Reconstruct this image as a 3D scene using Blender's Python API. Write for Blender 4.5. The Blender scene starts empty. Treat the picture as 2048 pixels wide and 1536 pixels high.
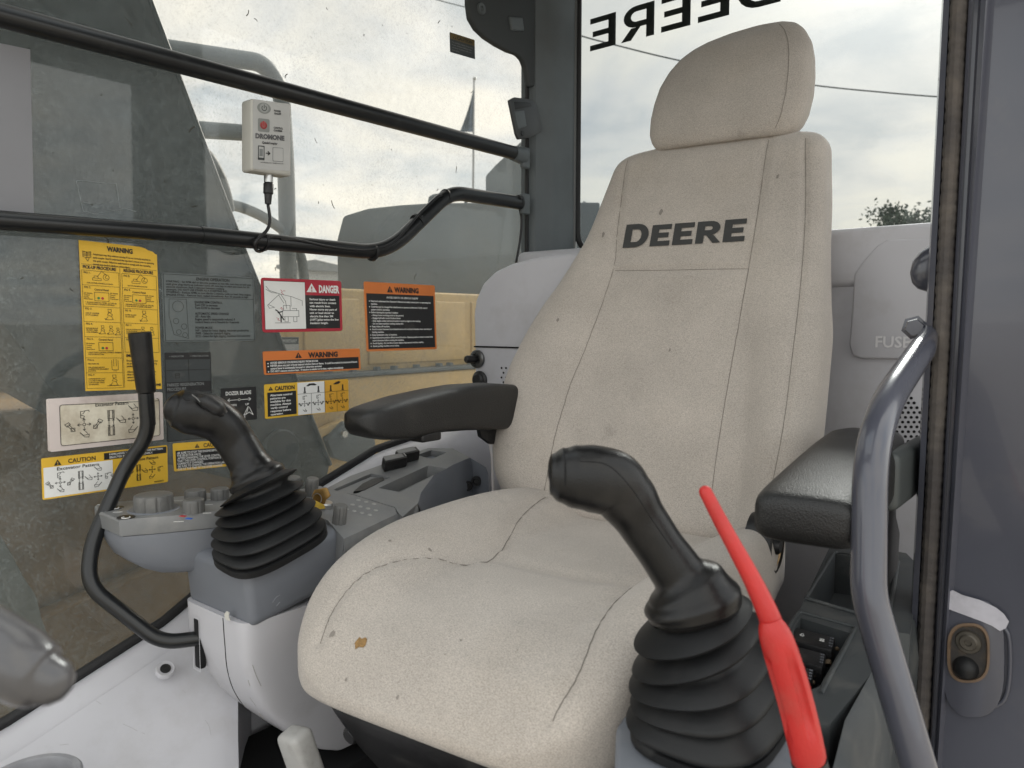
import bpy, bmesh, math, random
from mathutils import Vector, Matrix
from mathutils.bvhtree import BVHTree
rad = math.radians
random.seed(7)

# ------------------------------------------------------------------ camera, sky, sun, exposure
SC = bpy.context.scene
COL = SC.collection
FPX, HEAD, PITCH = 1538.0, rad(39.0), math.atan(123 / 1538.0)
EYE = Vector((-.676, 1.40, 1.0))
cd = bpy.data.cameras.new('camera'); cam = bpy.data.objects.new('camera', cd); COL.objects.link(cam)
cam.location = EYE
FWD = Vector((math.sin(HEAD) * math.cos(PITCH), -math.cos(HEAD) * math.cos(PITCH), -math.sin(PITCH)))
RGT = Vector((-math.cos(HEAD), -math.sin(HEAD), 0)); UPV = RGT.cross(FWD)
cam.rotation_euler = Matrix((RGT, UPV, -FWD)).transposed().to_euler()
cd.sensor_width = 36; cd.lens = 36 * FPX / 2048; cd.clip_start = .02; cd.clip_end = 3000
cd.dof.use_dof = True; cd.dof.focus_distance = 1.55; cd.dof.aperture_fstop = 7.5
SC.camera = cam

SUN_EL, SUN_AZ = rad(29), math.atan2(-1.0, .22)          # the sun stands behind the rear window
SUN_DIR = Vector((math.cos(SUN_EL) * math.cos(SUN_AZ), math.cos(SUN_EL) * math.sin(SUN_AZ), math.sin(SUN_EL)))
W = bpy.data.worlds.new('World'); SC.world = W; W.use_nodes = True
nt = W.node_tree; N = nt.nodes; L = nt.links; N.clear()
def nn(t, **k):
    n = N.new(t)
    for a, b in k.items(): setattr(n, a, b)
    return n
def wmath(op, a, b=None):
    n = nn('ShaderNodeMath', operation=op)
    for i, v in enumerate((a, b)):
        if v is None: continue
        if isinstance(v, (int, float)): n.inputs[i].default_value = v
        else: L.new(v, n.inputs[i])
    return n.outputs[0]
tc = nn('ShaderNodeTexCoord')
sky = nn('ShaderNodeTexSky', sky_type='NISHITA', sun_disc=False); sky.sun_elevation = SUN_EL
sky.sun_rotation = math.pi / 2 - SUN_AZ; sky.dust_density = 3.0
sep = nn('ShaderNodeSeparateXYZ'); L.new(tc.outputs['Generated'], sep.inputs[0])
zc = wmath('MAXIMUM', sep.outputs[2], 0.0)
den = wmath('ADD', zc, .16)
cmb = nn('ShaderNodeCombineXYZ'); L.new(wmath('DIVIDE', sep.outputs[0], den), cmb.inputs[0]); L.new(wmath('DIVIDE', sep.outputs[1], den), cmb.inputs[1])
n1 = nn('ShaderNodeTexNoise'); n1.inputs['Scale'].default_value = 1.5; n1.inputs['Detail'].default_value = 6; n1.inputs['Roughness'].default_value = .55
n1.inputs['Distortion'].default_value = .5
L.new(cmb.outputs[0], n1.inputs['Vector'])
ramp = nn('ShaderNodeValToRGB'); L.new(n1.outputs[0], ramp.inputs[0])
e = ramp.color_ramp.elements
e[0].position = .36; e[0].color = (4.3, 4.8, 5.15, 1)
e[1].position = .62; e[1].color = (8.3, 7.95, 7.1, 1)
m_ = ramp.color_ramp.elements.new(.5); m_.color = (6.7, 6.7, 6.5, 1)
dot = nn('ShaderNodeVectorMath', operation='DOT_PRODUCT'); nrm = nn('ShaderNodeVectorMath', operation='NORMALIZE')
L.new(tc.outputs['Generated'], nrm.inputs[0]); L.new(nrm.outputs[0], dot.inputs[0]); dot.inputs[1].default_value = SUN_DIR
gl = wmath('POWER', wmath('MAXIMUM', dot.outputs['Value'], 0.0), 55.0)
glm = wmath('ADD', wmath('MULTIPLY', gl, .9), 1.0)
mul = nn('ShaderNodeVectorMath', operation='SCALE'); L.new(ramp.outputs[0], mul.inputs[0]); L.new(glm, mul.inputs['Scale'])
mix = nn('ShaderNodeMixRGB'); mix.inputs[0].default_value = .88
L.new(sky.outputs[0], mix.inputs[1]); L.new(mul.outputs[0], mix.inputs[2])
bg = nn('ShaderNodeBackground'); bg.inputs[1].default_value = .080; L.new(mix.outputs[0], bg.inputs[0])
wo = nn('ShaderNodeOutputWorld'); L.new(bg.outputs[0], wo.inputs[0])

sd = bpy.data.lights.new('sun', 'SUN'); sd.energy = 1.3; sd.angle = rad(12); sd.color = (1, .95, .87)
so = bpy.data.objects.new('sun', sd); COL.objects.link(so); so.location = (0, -5, 6)
so.rotation_euler = SUN_DIR.to_track_quat('Z', 'Y').to_euler()

VS = SC.view_settings
VS.view_transform = 'Standard'; VS.look = 'None'; VS.exposure = 1.75; VS.gamma = 1.0; VS.use_curve_mapping = False
SC.cycles.transparent_max_bounces = 16; SC.cycles.max_bounces = 10; SC.cycles.diffuse_bounces = 6
SC.cycles.use_denoising = True

# ------------------------------------------------------------------ measuring: a photo point at a known plane or distance -> place in the cab (metres)
def _ray(px, py): return FWD + RGT * ((px - 1024) / FPX) + UPV * ((768 - py) / FPX)
def at(px, py, d): return EYE + _ray(px, py) * d
def onp(px, py, ax, v):
    r = _ray(px, py); i = 'xyz'.index(ax); return EYE + r * ((v - EYE[i]) / r[i])
SEAT_YAW = rad(6); SEAT_AT = Vector((.02, .15, 0)); SM = Matrix.Translation(SEAT_AT) @ Matrix.Rotation(SEAT_YAW, 4, 'Z')

# ------------------------------------------------------------------ materials
MATS = {}
def mat(name, col, rough=.5, metal=0., bump=0., bscale=60., var=0., vscale=8., dirt=None, dscale=5., damt=.5, spec=.5, coat=0., stretch=None, dlo=.5, dhi=.75):
    """procedural paint / plastic / metal: base colour with soft variation, dirt patches, fine relief"""
    if name in MATS: return MATS[name]
    m = bpy.data.materials.new(name); m.use_nodes = True; t = m.node_tree; n = t.nodes; l = t.links
    b = n['Principled BSDF']; b.inputs['Roughness'].default_value = rough; b.inputs['Metallic'].default_value = metal
    b.inputs['Specular IOR Level'].default_value = spec; b.inputs['Coat Weight'].default_value = coat
    c = n.new('ShaderNodeRGB'); c.outputs[0].default_value = (*col, 1); out = c.outputs[0]
    tcn = n.new('ShaderNodeTexCoord'); vec = tcn.outputs['Object']
    if stretch:
        mp = n.new('ShaderNodeMapping'); mp.inputs['Scale'].default_value = stretch; l.new(vec, mp.inputs[0]); vec = mp.outputs[0]
    if var > 0:
        z = n.new('ShaderNodeTexNoise'); z.inputs['Scale'].default_value = vscale; z.inputs['Detail'].default_value = 5; l.new(vec, z.inputs['Vector'])
        r = n.new('ShaderNodeMapRange'); r.inputs[1].default_value = .3; r.inputs[2].default_value = .7; r.inputs[3].default_value = 1 - var; r.inputs[4].default_value = 1 + var
        l.new(z.outputs[0], r.inputs[0]); s = n.new('ShaderNodeVectorMath'); s.operation = 'SCALE'; l.new(out, s.inputs[0]); l.new(r.outputs[0], s.inputs['Scale']); out = s.outputs[0]
    if dirt:
        z = n.new('ShaderNodeTexNoise'); z.inputs['Scale'].default_value = dscale; z.inputs['Detail'].default_value = 8; z.inputs['Roughness'].default_value = .65; l.new(vec, z.inputs['Vector'])
        r = n.new('ShaderNodeMapRange'); r.inputs[1].default_value = dlo; r.inputs[2].default_value = dhi; r.inputs[4].default_value = damt; l.new(z.outputs[0], r.inputs[0])
        x = n.new('ShaderNodeMixRGB'); l.new(r.outputs[0], x.inputs[0]); l.new(out, x.inputs[1]); x.inputs[2].default_value = (*dirt, 1); out = x.outputs[0]
        rr = n.new('ShaderNodeMapRange'); rr.inputs[3].default_value = rough; rr.inputs[4].default_value = min(1, rough + .35); l.new(r.outputs[0], rr.inputs[0]); l.new(rr.outputs[0], b.inputs['Roughness'])
    l.new(out, b.inputs['Base Color'])
    if bump > 0:
        z = n.new('ShaderNodeTexNoise'); z.inputs['Scale'].default_value = bscale; z.inputs['Detail'].default_value = 3; l.new(vec, z.inputs['Vector'])
        q = n.new('ShaderNodeBump'); q.inputs['Strength'].default_value = bump; q.inputs['Distance'].default_value = .002; l.new(z.outputs[0], q.inputs['Height']); l.new(q.outputs[0], b.inputs['Normal'])
    MATS[name] = m; return m

def fabric_mat():
    m = bpy.data.materials.new('beige_seat_cloth'); m.use_nodes = True; t = m.node_tree; n = t.nodes; l = t.links
    b = n['Principled BSDF']; b.inputs['Roughness'].default_value = .95; b.inputs['Specular IOR Level'].default_value = .15
    b.inputs['Sheen Weight'].default_value = .25
    tcn = n.new('ShaderNodeTexCoord'); vec = tcn.outputs['Object']
    def noise(sc, det=3, st=None, rough=.5):
        v = vec
        if st:
            mp = n.new('ShaderNodeMapping'); mp.inputs['Scale'].default_value = st; l.new(v, mp.inputs[0]); v = mp.outputs[0]
        z = n.new('ShaderNodeTexNoise'); z.inputs['Scale'].default_value = sc; z.inputs['Detail'].default_value = det; z.inputs['Roughness'].default_value = rough; l.new(v, z.inputs['Vector']); return z.outputs[0]
    def rng(x, a, b_, c, d):
        r = n.new('ShaderNodeMapRange'); 
        for i, q in enumerate((a, b_, c, d)): r.inputs[i + 1].default_value = q
        l.new(x, r.inputs[0]); return r.outputs[0]
    def mth(op, a, b_):
        k = n.new('ShaderNodeMath'); k.operation = op
        for i, q in enumerate((a, b_)):
            if isinstance(q, (int, float)): k.inputs[i].default_value = q
            else: l.new(q, k.inputs[i])
        return k.outputs[0]
    weave = noise(620, 2, (.7, 1, 1.3)); fine = noise(1300, 2)
    g = mth('ADD', mth('MULTIPLY', weave, .65), mth('MULTIPLY', fine, .35))
    grain = rng(g, .36, .64, .76, 1.22)
    soft = rng(noise(7, 5), .3, .7, .90, 1.08)
    scl = mth('MULTIPLY', grain, soft)
    base = n.new('ShaderNodeRGB'); base.outputs[0].default_value = (.465, .420, .375, 1)
    stain = rng(noise(4.2, 7, None, .55), .55, .78, 0, .32)
    x = n.new('ShaderNodeMixRGB'); l.new(stain, x.inputs[0]); l.new(base.outputs[0], x.inputs[1]); x.inputs[2].default_value = (.37, .315, .25, 1)
    grime = rng(noise(13, 6, None, .6), .66, .78, 0, .35)
    x2 = n.new('ShaderNodeMixRGB'); l.new(grime, x2.inputs[0]); l.new(x.outputs[0], x2.inputs[1]); x2.inputs[2].default_value = (.19, .17, .155, 1)
    s = n.new('ShaderNodeVectorMath'); s.operation = 'SCALE'; l.new(x2.outputs[0], s.inputs[0]); l.new(scl, s.inputs['Scale'])
    l.new(s.outputs[0], b.inputs['Base Color'])
    q = n.new('ShaderNodeBump'); q.inputs['Strength'].default_value = .55; q.inputs['Distance'].default_value = .0018
    l.new(mth('ADD', g, mth('MULTIPLY', noise(9, 3), .5)), q.inputs['Height']); l.new(q.outputs[0], b.inputs['Normal'])
    MATS['fabric'] = m; return m
FABRIC = fabric_mat()

def glass_mat(name, tint, dust, spots, refl=.04):
    m = bpy.data.materials.new(name); m.use_nodes = True; t = m.node_tree; n = t.nodes; l = t.links; n.clear()
    out = n.new('ShaderNodeOutputMaterial'); tr = n.new('ShaderNodeBsdfTransparent'); tr.inputs[0].default_value = (*tint, 1)
    gl = n.new('ShaderNodeBsdfGlossy'); gl.inputs['Roughness'].default_value = .02
    df = n.new('ShaderNodeBsdfDiffuse'); df.inputs[0].default_value = (.46, .53, .55, 1)
    tl = n.new('ShaderNodeBsdfTranslucent'); tl.inputs[0].default_value = (.46, .53, .55, 1)
    dm = n.new('ShaderNodeMixShader'); dm.inputs[0].default_value = .55; l.new(df.outputs[0], dm.inputs[1]); l.new(tl.outputs[0], dm.inputs[2])
    tcn = n.new('ShaderNodeTexCoord')
    def noise(sc, det, rough=.5, st=None):
        v = tcn.outputs['Object']
        if st:
            mp = n.new('ShaderNodeMapping'); mp.inputs['Scale'].default_value = st; l.new(v, mp.inputs[0]); v = mp.outputs[0]
        z = n.new('ShaderNodeTexNoise'); z.inputs['Scale'].default_value = sc; z.inputs['Detail'].default_value = det; z.inputs['Roughness'].default_value = rough; l.new(v, z.inputs['Vector']); return z.outputs[0]
    def rng(x, a, b_, c, d):
        r = n.new('ShaderNodeMapRange')
        for i, q in enumerate((a, b_, c, d)): r.inputs[i + 1].default_value = q
        l.new(x, r.inputs[0]); return r.outputs[0]
    def mth(op, a, b_):
        k = n.new('ShaderNodeMath'); k.operation = op
        for i, q in enumerate((a, b_)):
            if isinstance(q, (int, float)): k.inputs[i].default_value = q
            else: l.new(q, k.inputs[i])
        return k.outputs[0]
    cloud = rng(noise(3.5, 6, .6), .3, .7, .6, 1.4)
    streak = rng(noise(60, 6, .7), .35, .7, .8, 1.35)
    speck = mth('MULTIPLY', rng(noise(230, 3, .6), .54, .66, 0, 1), rng(noise(5, 6, .7), .38, .66, .30, 1))
    d = mth('MULTIPLY', mth('MULTIPLY', cloud, streak), dust)
    d = mth('MINIMUM', mth('ADD', d, mth('MULTIPLY', speck, spots)), .85)
    mx = n.new('ShaderNodeMixShader'); l.new(d, mx.inputs[0]); l.new(tr.outputs[0], mx.inputs[1]); l.new(dm.outputs[0], mx.inputs[2])
    lw = n.new('ShaderNodeLayerWeight'); lw.inputs[0].default_value = .5
    f = mth('ADD', mth('MULTIPLY', mth('POWER', lw.outputs['Facing'], 4.0), .5), refl)
    m2 = n.new('ShaderNodeMixShader'); l.new(f, m2.inputs[0]); l.new(mx.outputs[0], m2.inputs[1]); l.new(gl.outputs[0], m2.inputs[2])
    l.new(m2.outputs[0], out.inputs[0]); return m
GLASS_SIDE = glass_mat('dusty_tinted_glass', (.75, .747, .73), .105, .22, .034)
GLASS_REAR = glass_mat('rear_window_glass', (.545, .565, .575), .03, .06, .015)

# ------------------------------------------------------------------ mesh helpers
def obj(name, verts, faces, m, parent=None, smooth=True, ang=38, label=None):
    me = bpy.data.meshes.new(name); me.from_pydata([tuple(v) for v in verts], [], faces); me.update()
    bm = bmesh.new(); bm.from_mesh(me); bmesh.ops.recalc_face_normals(bm, faces=bm.faces); bm.to_mesh(me); bm.free()
    if smooth:
        for p in me.polygons: p.use_smooth = True
        me.set_sharp_from_angle(angle=rad(ang))
    me.materials.append(m)
    o = bpy.data.objects.new(name, me); COL.objects.link(o); adopt(o, parent)
    if label: o['label'] = label
    return o
def bobj(name, bm, m, parent=None, smooth=True, ang=38, label=None):
    me = bpy.data.meshes.new(name); bmesh.ops.recalc_face_normals(bm, faces=bm.faces); bm.to_mesh(me); bm.free()
    if smooth:
        for p in me.polygons: p.use_smooth = True
        me.set_sharp_from_angle(angle=rad(ang))
    me.materials.append(m)
    o = bpy.data.objects.new(name, me); COL.objects.link(o); adopt(o, parent)
    if label: o['label'] = label
    return o
def adopt(o, parent):
    if parent is None: return
    o.parent = parent
    w = Vector((0, 0, 0)); p = parent
    if p.type == 'EMPTY': o.location = -p.location       # meshes are written in cab coordinates
def thing(name, label, cat, loc=(0, 0, 0), group=None):
    o = bpy.data.objects.new(name, None); COL.objects.link(o); o.location = loc; o.empty_display_size = .05
    o['label'] = label; o['category'] = cat
    if group: o['group'] = group
    return o
def tag(o, label, cat, group=None):
    o['label'] = label; o['category'] = cat
    if group: o['group'] = group
    return o
def frames(pts):
    """parallel transport frames along a path"""
    n = len(pts); T = []
    for i in range(n):
        a, b = pts[max(0, i - 1)], pts[min(n - 1, i + 1)]; T.append((b - a).normalized())
    u = T[0].orthogonal().normalized(); F = []
    for i in range(n):
        u = (u - T[i] * u.dot(T[i])).normalized(); F.append((u, T[i].cross(u))) 
    return T, F
def fillet(pts, r, seg=7):
    pts = [Vector(p) for p in pts]; out = [pts[0]]
    for i in range(1, len(pts) - 1):
        a, b, c = pts[i - 1], pts[i], pts[i + 1]; rr = r[i] if isinstance(r, (list, tuple)) else r
        d1, d2 = (a - b), (c - b); k = min(rr, d1.length * .48, d2.length * .48)
        p, q = b + d1.normalized() * k, b + d2.normalized() * k
        for j in range(seg + 1):
            t = j / seg; out.append(p * (1 - t) ** 2 + b * (2 * t * (1 - t)) + q * t ** 2)
    out.append(pts[-1]); return out
def smooth_path(pts, sub=6):
    P = [Vector(p) for p in pts]; P = [P[0] * 2 - P[1]] + P + [P[-1] * 2 - P[-2]]; out = []
    for i in range(1, len(P) - 2):
        for j in range(sub):
            t = j / sub; a, b, c, d = P[i - 1:i + 3]
            out.append(.5 * ((2 * b) + (c - a) * t + (2 * a - 5 * b + 4 * c - d) * t * t + (3 * b - a - 3 * c + d) * t ** 3))
    out.append(P[-2]); return out
def lerp_list(v, n):
    out = []
    for i in range(n):
        f = i / (n - 1) * (len(v) - 1); k = min(int(f), len(v) - 2); out.append(v[k] + (v[k + 1] - v[k]) * (f - k))
    return out
def loft(rings, cap=True):
    V = [v for r in rings for v in r]; n = len(rings[0]); F = []
    for i in range(len(rings) - 1):
        for j in range(n): F.append((i * n + j, i * n + (j + 1) % n, (i + 1) * n + (j + 1) % n, (i + 1) * n + j))
    if cap:
        for base, ring, flip in ((0, rings[0], True), ((len(rings) - 1) * n, rings[-1], False)):
            c = Vector((0, 0, 0))
            for v in ring: c += Vector(v)
            V.append(c / n); k = len(V) - 1
            for j in range(n): F.append((k, base + j, base + (j + 1) % n) if not flip else (k, base + (j + 1) % n, base + j))
    return V, F
def tube_geo(pts, r, n=14, round_ends=False):
    pts = [Vector(p) for p in pts]; R = lerp_list(r, len(pts)) if isinstance(r, (list, tuple)) else [r] * len(pts)
    T, F = frames(pts); rings = []
    def ring(c, rr, f): return [c + f[0] * (rr * math.cos(2 * math.pi * k / n)) + f[1] * (rr * math.sin(2 * math.pi * k / n)) for k in range(n)]
    if round_ends:
        for a in (80, 55, 28): rings.append(ring(pts[0] - T[0] * R[0] * math.sin(rad(a)), R[0] * math.cos(rad(a)), F[0]))
    for p, rr, f in zip(pts, R, F): rings.append(ring(p, rr, f))
    if round_ends:
        for a in (28, 55, 80): rings.append(ring(pts[-1] + T[-1] * R[-1] * math.sin(rad(a)), R[-1] * math.cos(rad(a)), F[-1]))
    return loft(rings)
def tube(name, pts, r, m, parent=None, n=14, round_ends=False, label=None):
    v, f = tube_geo(pts, r, n, round_ends); return obj(name, v, f, m, parent, ang=50, label=label)
def rbox_bm(size, bevel=.004, seg=3, M=None):
    bm = bmesh.new(); bmesh.ops.create_cube(bm, size=1)
    bmesh.ops.scale(bm, vec=size, verts=bm.verts)
    if bevel > 0: bmesh.ops.bevel(bm, geom=list(bm.edges), offset=bevel, segments=seg, affect='EDGES', profile=.5)
    if M is not None: bmesh.ops.transform(bm, matrix=M, verts=bm.verts)
    return bm
def rbox(name, c, size, m, parent=None, bevel=.004, seg=3, rot=None, label=None):
    M = Matrix.Translation(Vector(c)) @ (rot.to_4x4() if rot is not None else Matrix())
    return bobj(name, rbox_bm(size, bevel, seg, M), m, parent, label=label)
def prism_bm(poly, ext, bevel=0., seg=2):
    """poly: 3-D outline points in one plane, ext: thickness vector"""
    bm = bmesh.new(); ext = Vector(ext); a = [bm.verts.new(Vector(p)) for p in poly]; b = [bm.verts.new(Vector(p) + ext) for p in poly]; n = len(poly)
    bm.faces.new(a); bm.faces.new(b[::-1])
    for i in range(n): bm.faces.new((a[i], b[i], b[(i + 1) % n], a[(i + 1) % n]))
    bmesh.ops.recalc_face_normals(bm, faces=bm.faces)
    if bevel > 0: bmesh.ops.bevel(bm, geom=list(bm.edges), offset=bevel, segments=seg, affect='EDGES', profile=.5)
    return bm
def prism(name, poly, ext, m, parent=None, bevel=0., seg=2, label=None):
    return bobj(name, prism_bm(poly, ext, bevel, seg), m, parent, label=label)
def disc(name, c, axis, prof, m, parent=None, n=28, label=None, ell=1.0):
    """turned part: prof = [(radius, height along axis), ...]"""
    axis = Vector(axis).normalized(); u = axis.orthogonal().normalized()
    if abs(axis.z) > .6: u = (Vector((0, 1, 0)) - axis * axis.y).normalized()
    w = axis.cross(u); c = Vector(c); rings = []
    for r, h in prof: rings.append([c + axis * h + u * (r * math.cos(2 * math.pi * k / n)) + w * (r * ell * math.sin(2 * math.pi * k / n)) for k in range(n)])
    v, f = loft(rings); return obj(name, v, f, m, parent, ang=35, label=label)
def superring(c, ux, uy, hx, hy, n=36, p=4.0):
    out = []
    for k in range(n):
        t = 2 * math.pi * k / n; a, b = math.cos(t), math.sin(t)
        out.append(Vector(c) + ux * (hx * math.copysign(abs(a) ** (2 / p), a)) + uy * (hy * math.copysign(abs(b) ** (2 / p), b)))
    return out
def rrect(w, h, r, seg=5):
    """rounded rectangle outline, corner at 0,0 (y up)"""
    out = []
    for cx, cy, a0 in ((w - r, r, -90), (w - r, h - r, 0), (r, h - r, 90), (r, r, 180)):
        for k in range(seg + 1):
            a = rad(a0 + 90 * k / seg); out.append((cx + r * math.cos(a), cy + r * math.sin(a)))
    return out
_tx = {}
def text_geo(s, off=.0, res=2):
    """flat lettering from the built-in face: verts (2-D), faces, width, cap height = 1"""
    k = (s, off, res)
    if k in _tx: return _tx[k]
    c = bpy.data.curves.new('t', 'FONT'); c.body = s; c.size = 1; c.resolution_u = res; c.offset = off; c.fill_mode = 'FRONT'
    o = bpy.data.objects.new('t', c); COL.objects.link(o)
    dg = bpy.context.evaluated_depsgraph_get(); me = bpy.data.meshes.new_from_object(o.evaluated_get(dg))
    V = [(v.co.x, v.co.y) for v in me.vertices]; Fc = [tuple(p.vertices) for p in me.polygons]
    bpy.data.objects.remove(o); bpy.data.curves.remove(c); bpy.data.meshes.remove(me)
    x0 = min((v[0] for v in V), default=0); x1 = max((v[0] for v in V), default=1); cap = .69
    V = [((x - x0) / cap, y / cap) for x, y in V]; _tx[k] = (V, Fc, (x1 - x0) / cap); return _tx[k]
def block_letters(s, aspect=.95, st=.2, gap=.16):
    """wide bold capitals as plain quads: D, E, R, H, J, O, N; cap height 1 -> (verts2d, faces, width)"""
    V, Fc, x = [], [], 0.
    def quad(a, b, c, d):
        k = len(V); V.extend((a, b, c, d)); Fc.append((k, k + 1, k + 2, k + 3))
    def rect(x0, y0, x1, y1): quad((x + x0, y0), (x + x1, y0), (x + x1, y1), (x + x0, y1))
    def arc(cx, cy, ro_x, ro_y, ri_x, ri_y, a0, a1, n=10):
        for k in range(n):
            t0, t1 = rad(a0 + (a1 - a0) * k / n), rad(a0 + (a1 - a0) * (k + 1) / n)
            quad((x + cx + ro_x * math.cos(t0), cy + ro_y * math.sin(t0)), (x + cx + ro_x * math.cos(t1), cy + ro_y * math.sin(t1)),
                 (x + cx + ri_x * math.cos(t1), cy + ri_y * math.sin(t1)), (x + cx + ri_x * math.cos(t0), cy + ri_y * math.sin(t0)))
    h = st * .9
    for ch in s:
        w = aspect
        if ch == 'E':
            w *= .84; rect(0, 0, st * 1.25, 1); rect(st * 1.25, 0, w, h); rect(st * 1.25, 1 - h, w, 1); rect(st * 1.25, .5 - h / 2, w * .9, .5 + h / 2)
        elif ch == 'D':
            w *= 1.08; rect(0, 0, st * 1.25, 1); c = w * .5; rect(st * 1.25, 0, c, h); rect(st * 1.25, 1 - h, c, 1); arc(c, .5, w - c, .5, w - c - st * 1.25, .5 - h, -90, 90)
        elif ch == 'R':
            w *= .98; rect(0, 0, st * 1.25, 1); c = w * .55; rect(st * 1.25, 1 - h, c, 1); rect(st * 1.25, .36, c, .36 + h); arc(c, .68, w * .96 - c, .32, w * .96 - c - st * 1.2, .32 - h, -90, 90)
            quad((x + w * .42, .36), (x + w * .72, .36), (x + w * 1.04, 0), (x + w * .72, 0))
        elif ch == 'N':
            rect(0, 0, st * 1.2, 1); rect(w - st * 1.2, 0, w, 1); quad((x + st * 1.2, 1), (x + st * 1.2, .7), (x + w - st * 1.2, 0), (x + w - st * 1.2, .3))
        elif ch == 'H':
            rect(0, 0, st * 1.2, 1); rect(w - st * 1.2, 0, w, 1); rect(st * 1.2, .41, w - st * 1.2, .59)
        elif ch == 'O':
            w *= 1.15; arc(w / 2, .5, w / 2, .5, w / 2 - st * 1.2, .5 - h, 0, 360, 24)
        elif ch == 'J':
            w *= .7; rect(w - st * 1.2, .3, w, 1); arc(w / 2, .3, w / 2, .3, w / 2 - st * 1.2, .3 - h, 180, 360)
        elif ch == ' ':
            w = .3
        x += w + gap
    return V, Fc, x - gap
GLASS_ADDED_HATCH = glass_mat('added_roof_hatch_glass', (.95, .96, .96), .03, .05, .015)
# ------------------------------------------------------------------ shared finishes
TRIM = mat('light_grey_trim', (.53, .525, .555), .55, bump=.12, bscale=700, var=.04, vscale=5, dirt=(.30, .28, .26), dscale=7, damt=.45, dlo=.50, dhi=.80)
CONS = mat('slate_grey_console', (.165, .176, .20), .5, bump=.15, bscale=800, var=.06, vscale=6, dirt=(.26, .25, .23), dscale=11, damt=.28, dlo=.55, dhi=.8)
CONS_TOP = mat('worn_grey_console_top', (.19, .195, .20), .42, bump=.15, bscale=800, var=.08, vscale=14, dirt=(.34, .33, .31), dscale=13, damt=.5, dlo=.48, dhi=.72)
BLK = mat('black_plastic', (.010, .010, .011), .42, bump=.25, bscale=420, var=.2, vscale=20, dirt=(.12, .115, .105), dscale=16, damt=.25, dlo=.55, dhi=.8)
BLKSOFT = mat('black_rubber', (.0075, .008, .009), .48, bump=.1, bscale=500, dirt=(.035, .034, .033), dscale=12, damt=.4, dlo=.48, dhi=.75, spec=.35)
BLKPAINT = mat('black_bar_paint', (.009, .010, .011), .3, var=.1, dirt=(.06, .06, .06), dscale=25, damt=.35, dlo=.58, dhi=.8)
GRIPBLK = mat('grip_black', (.0075, .0073, .0075), .29, bump=.16, bscale=600, dirt=(.05, .045, .04), dscale=14, damt=.35, dlo=.52, dhi=.78, spec=.35)
ARMBLK = mat('armrest_black_leather', (.012, .012, .012), .42, bump=.5, bscale=480, dirt=(.10, .09, .08), dscale=9, damt=.35, dlo=.52, dhi=.8)
PILLAR = mat('pillar_dark_paint', (.11, .125, .132), .5, bump=.1, bscale=300, var=.1, dirt=(.09, .09, .085), dscale=7, damt=.3)
POSTP = mat('post_violet_grey_paint', (.072, .0745, .094), .2, coat=.3, bump=.05, bscale=60, var=.06, vscale=4, dirt=(.17, .15, .135), dscale=6, damt=.3, dlo=.55, dhi=.85)
SEALM = mat('dusty_seal_rubber', (.05, .044, .042), .8, bump=.4, bscale=250, dirt=(.17, .145, .12), dscale=10, damt=.6, dlo=.42, dhi=.7)
SEALB = mat('window_seal_black', (.012, .012, .013), .6, bump=.3, bscale=300)
HEADL = mat('headliner_dark', (.045, .05, .052), .7, bump=.2, bscale=200)
RUSTY = mat('rusty_steel', (.16, .105, .065), .7, var=.3, vscale=40, dirt=(.05, .04, .035), dscale=40, damt=.6)
STEEL = mat('bare_steel', (.55, .55, .54), .3, metal=1, var=.1)
SCUFF = mat('worn_bare_primer', (.50, .49, .54), .6, var=.12, vscale=40, dirt=(.28, .27, .29), dscale=30, damt=.6)
HOLE = mat('dark_opening', (.006, .006, .007), .9)
MATT = mat('floor_rubber_mat', (.008, .008, .009), .8, bump=.5, bscale=90, dirt=(.02, .018, .016), dscale=6, damt=.5)

def interp(tab, t):
    """smooth curve through a table of (position, value)"""
    if t <= tab[0][0]: return tab[0][1]
    if t >= tab[-1][0]: return tab[-1][1]
    k = next(i for i in range(len(tab) - 1) if t <= tab[i + 1][0]); n = len(tab)
    sl = [(tab[i + 1][1] - tab[i][1]) / (tab[i + 1][0] - tab[i][0]) for i in range(n - 1)]
    def tan(i):
        if i == 0: return sl[0]
        if i == n - 1: return sl[-1]
        return 0. if sl[i - 1] * sl[i] <= 0 else 2 * sl[i - 1] * sl[i] / (sl[i - 1] + sl[i])
    (x0, y0), (x1, y1) = tab[k], tab[k + 1]; h = x1 - x0; u = (t - x0) / h; u2, u3 = u * u, u ** 3
    return y0 * (2 * u3 - 3 * u2 + 1) + tan(k) * h * (u3 - 2 * u2 + u) + y1 * (3 * u2 - 2 * u3) + tan(k + 1) * h * (u3 - u2)
def lin(tab, t):
    if t <= tab[0][0]: return tab[0][1]
    for (a, va), (b, vb) in zip(tab, tab[1:]):
        if t <= b: return va + (vb - va) * (t - a) / (b - a)
    return tab[-1][1]
ZC = [(-.5, .80), (-.1, .765), (.104, .732), (.247, .713), (.40, .660), (.571, .563), (.745, .467), (1.009, .381), (1.25, .335), (1.6, .31)]
def zc(y): return lin(ZC, y)

# ------------------------------------------------------------------ the yard outside
GROUND = mat('yard_gravel', (.36, .33, .285), .95, bump=1, bscale=30, var=.25, vscale=3, dirt=(.26, .23, .20), dscale=1.2, damt=.6)
g = obj('ground', [(-900, -900, -1.15), (900, -900, -1.15), (900, 900, -1.15), (-900, 900, -1.15)], [(0, 1, 2, 3)], GROUND, smooth=False)
g['kind'] = 'structure'

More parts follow.
